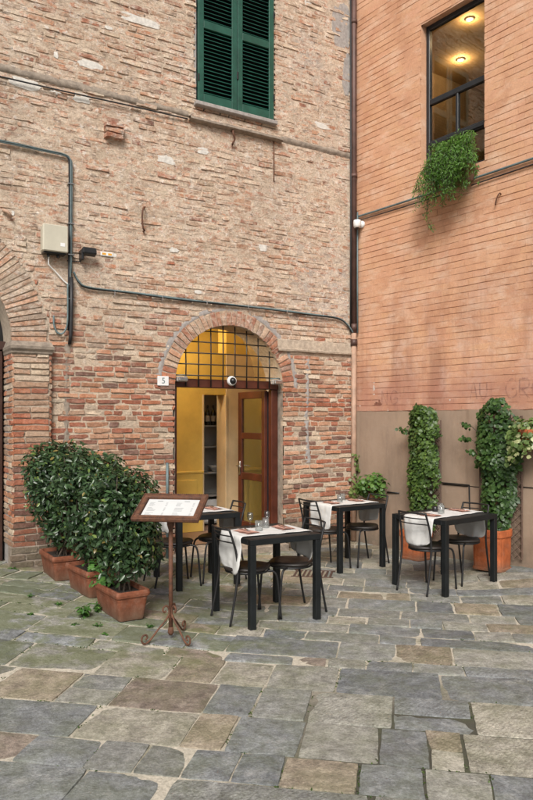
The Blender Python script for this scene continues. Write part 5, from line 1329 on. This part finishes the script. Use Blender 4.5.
def gp(u, v):
    x, y = (u - 266.5) * 1.74 / (v - 420), 710 * 1.74 / (v - 420)
    for _ in range(4): hh = 1.74 - gz(x, y); x, y = (u - 266.5) * hh / (v - 420), 710 * hh / (v - 420)
    return x, y
for i, (u, v, n, h, r, lab) in enumerate([(84, 617, 14, .11, .08, 'tallest leafy weed in front of the middle laurel trough'), (97, 611, 9, .08, .05, 'small bright weed against the left side of the front trough'), (98, 626, 7, .035, .05, 'low weed at the foot of the front trough'), (59, 604, 8, .03, .06, 'low weed in a joint before the hedge, left of the tall weed'), (32, 614, 6, .025, .05, 'low weed near the left edge of the paving'), (31, 597, 6, .04, .04, 'small upright weed near the brick pier'), (150, 627, 7, .03, .05, 'low weed between the front trough and the menu stand'), (333, 541, 10, .12, .08, 'green weed at the foot of the brick wall behind the corner table'), (14, 569, 9, .03, .07, 'low weed at the base of the brick pier'), (105, 634, 5, .02, .04, 'flat weed in a joint below the front trough'), (75, 624, 5, .02, .04, 'flat weed in a joint under the tall weed')]):
    x, y = gp(u, v); weed(x, y, n, h, r, lab, 80 + i)
# moss in the joints: nobody could count it
rg = np.random.default_rng(99); P = []
for i in range(1, len(ROWQ) - 1):
    q = ROWQ[i]
    for k in range(260):
        p = rg.uniform(-4, 4.5); x, y = P2W(p, q + rg.normal(0, .004))
        if fbm(x * 2.3, y * 2.3, 97) > (.56 if x > -.3 or y < 5 else .47): P.append((x, y, gz(x, y) - .012 + rg.uniform(0, .006)))
for q0, js in JOINTS.items():
    q1 = ROWQ[ROWQ.index(q0) + 1]
    for j in js:
        for k in range(14):
            x, y = P2W(j + rg.normal(0, .005), rg.uniform(q0, q1))
            if fbm(x * 2.3, y * 2.3, 97) > .5: P.append((x, y, gz(x, y) - .012 + rg.uniform(0, .006)))
P = np.array(P); P = np.repeat(P, 4, 0) + rg.normal(0, .006, (len(P) * 4, 3)) * (1, 1, .3)
V, F, C = leaves(P, np.tile((0, 0, 1.), (len(P), 1)), .014, .6, leafcols(len(P), (.03, .06, .012), (.09, .14, .03), rg), -.4, .1, .9, 99)
tag(obj('moss', V, F, M_IVY, None, False, C), 'green moss growing in the joints of the paving', 'moss', kind='stuff')
# round drain cover of iron strips behind the front table
wx, wy = gp(314, 574); M_GRATE = simple('dark_iron_grate', (.10, .055, .04), .8, 0, .3, 30, .3, 80)
t = thing('drain_grate', 'rusty slotted drain grate in the paving behind the front table', 'drain', (wx, wy, gz(wx, wy) - .004), R(-10))
mb = MB()
for k in range(9): mb.box(-.22 + k * .05, -.195 + k * .05, -.16, .16, 0, .012, b=.002)
mb.box(-.24, .23, -.18, -.1605, 0, .0125, b=.002).box(-.24, .23, .1605, .18, 0, .0125, b=.002); mb.build('grate_bars', M_GRATE, t)

# ------------------------------------------------------------------ light, sky, camera
SEL, SAZ = R(41), R(186)           # high soft sun from behind the camera, a little to the left
wd = bpy.data.worlds.new('World'); scene.world = wd; wd.use_nodes = True; nt = wd.node_tree; bg = nt.nodes['Background']
sky = nd(nt, 'ShaderNodeTexSky', sky_type='NISHITA'); sky.sun_disc = False; sky.sun_elevation = SEL; sky.sun_rotation = SAZ
sky.air_density = 1.0; sky.dust_density = 4.0; sky.ozone_density = 1.0
hs = nd(nt, 'ShaderNodeHueSaturation'); hs.inputs['Saturation'].default_value = .25
lk(nt, sky.outputs[0], hs.inputs['Color']); lk(nt, hs.outputs[0], bg.inputs[0]); bg.inputs[1].default_value = .11
sl = bpy.data.lights.new('sun', 'SUN'); sl.energy = 3.7; sl.angle = R(22); sl.color = (1, .955, .89)
so = bpy.data.objects.new('sun', sl); COL.objects.link(so)
from mathutils import Vector
d = Vector((math.sin(SAZ) * math.cos(SEL), math.cos(SAZ) * math.cos(SEL), math.sin(SEL)))
so.rotation_euler = d.to_track_quat('Z', 'Y').to_euler()
cam = bpy.data.cameras.new('camera'); co = bpy.data.objects.new('camera', cam); COL.objects.link(co); scene.camera = co
co.location = (0, 0, 1.74); co.rotation_euler = (R(90), 0, 0)
cam.sensor_fit = 'VERTICAL'; cam.sensor_height = 36; cam.sensor_width = 24; cam.lens = 710 / 800 * 36; cam.shift_y = .025
cam.clip_end = 1000; cam.clip_start = .05
scene.view_settings.view_transform = 'Standard'; scene.view_settings.look = 'None'; scene.view_settings.exposure = 0
scene.render.engine = 'CYCLES'
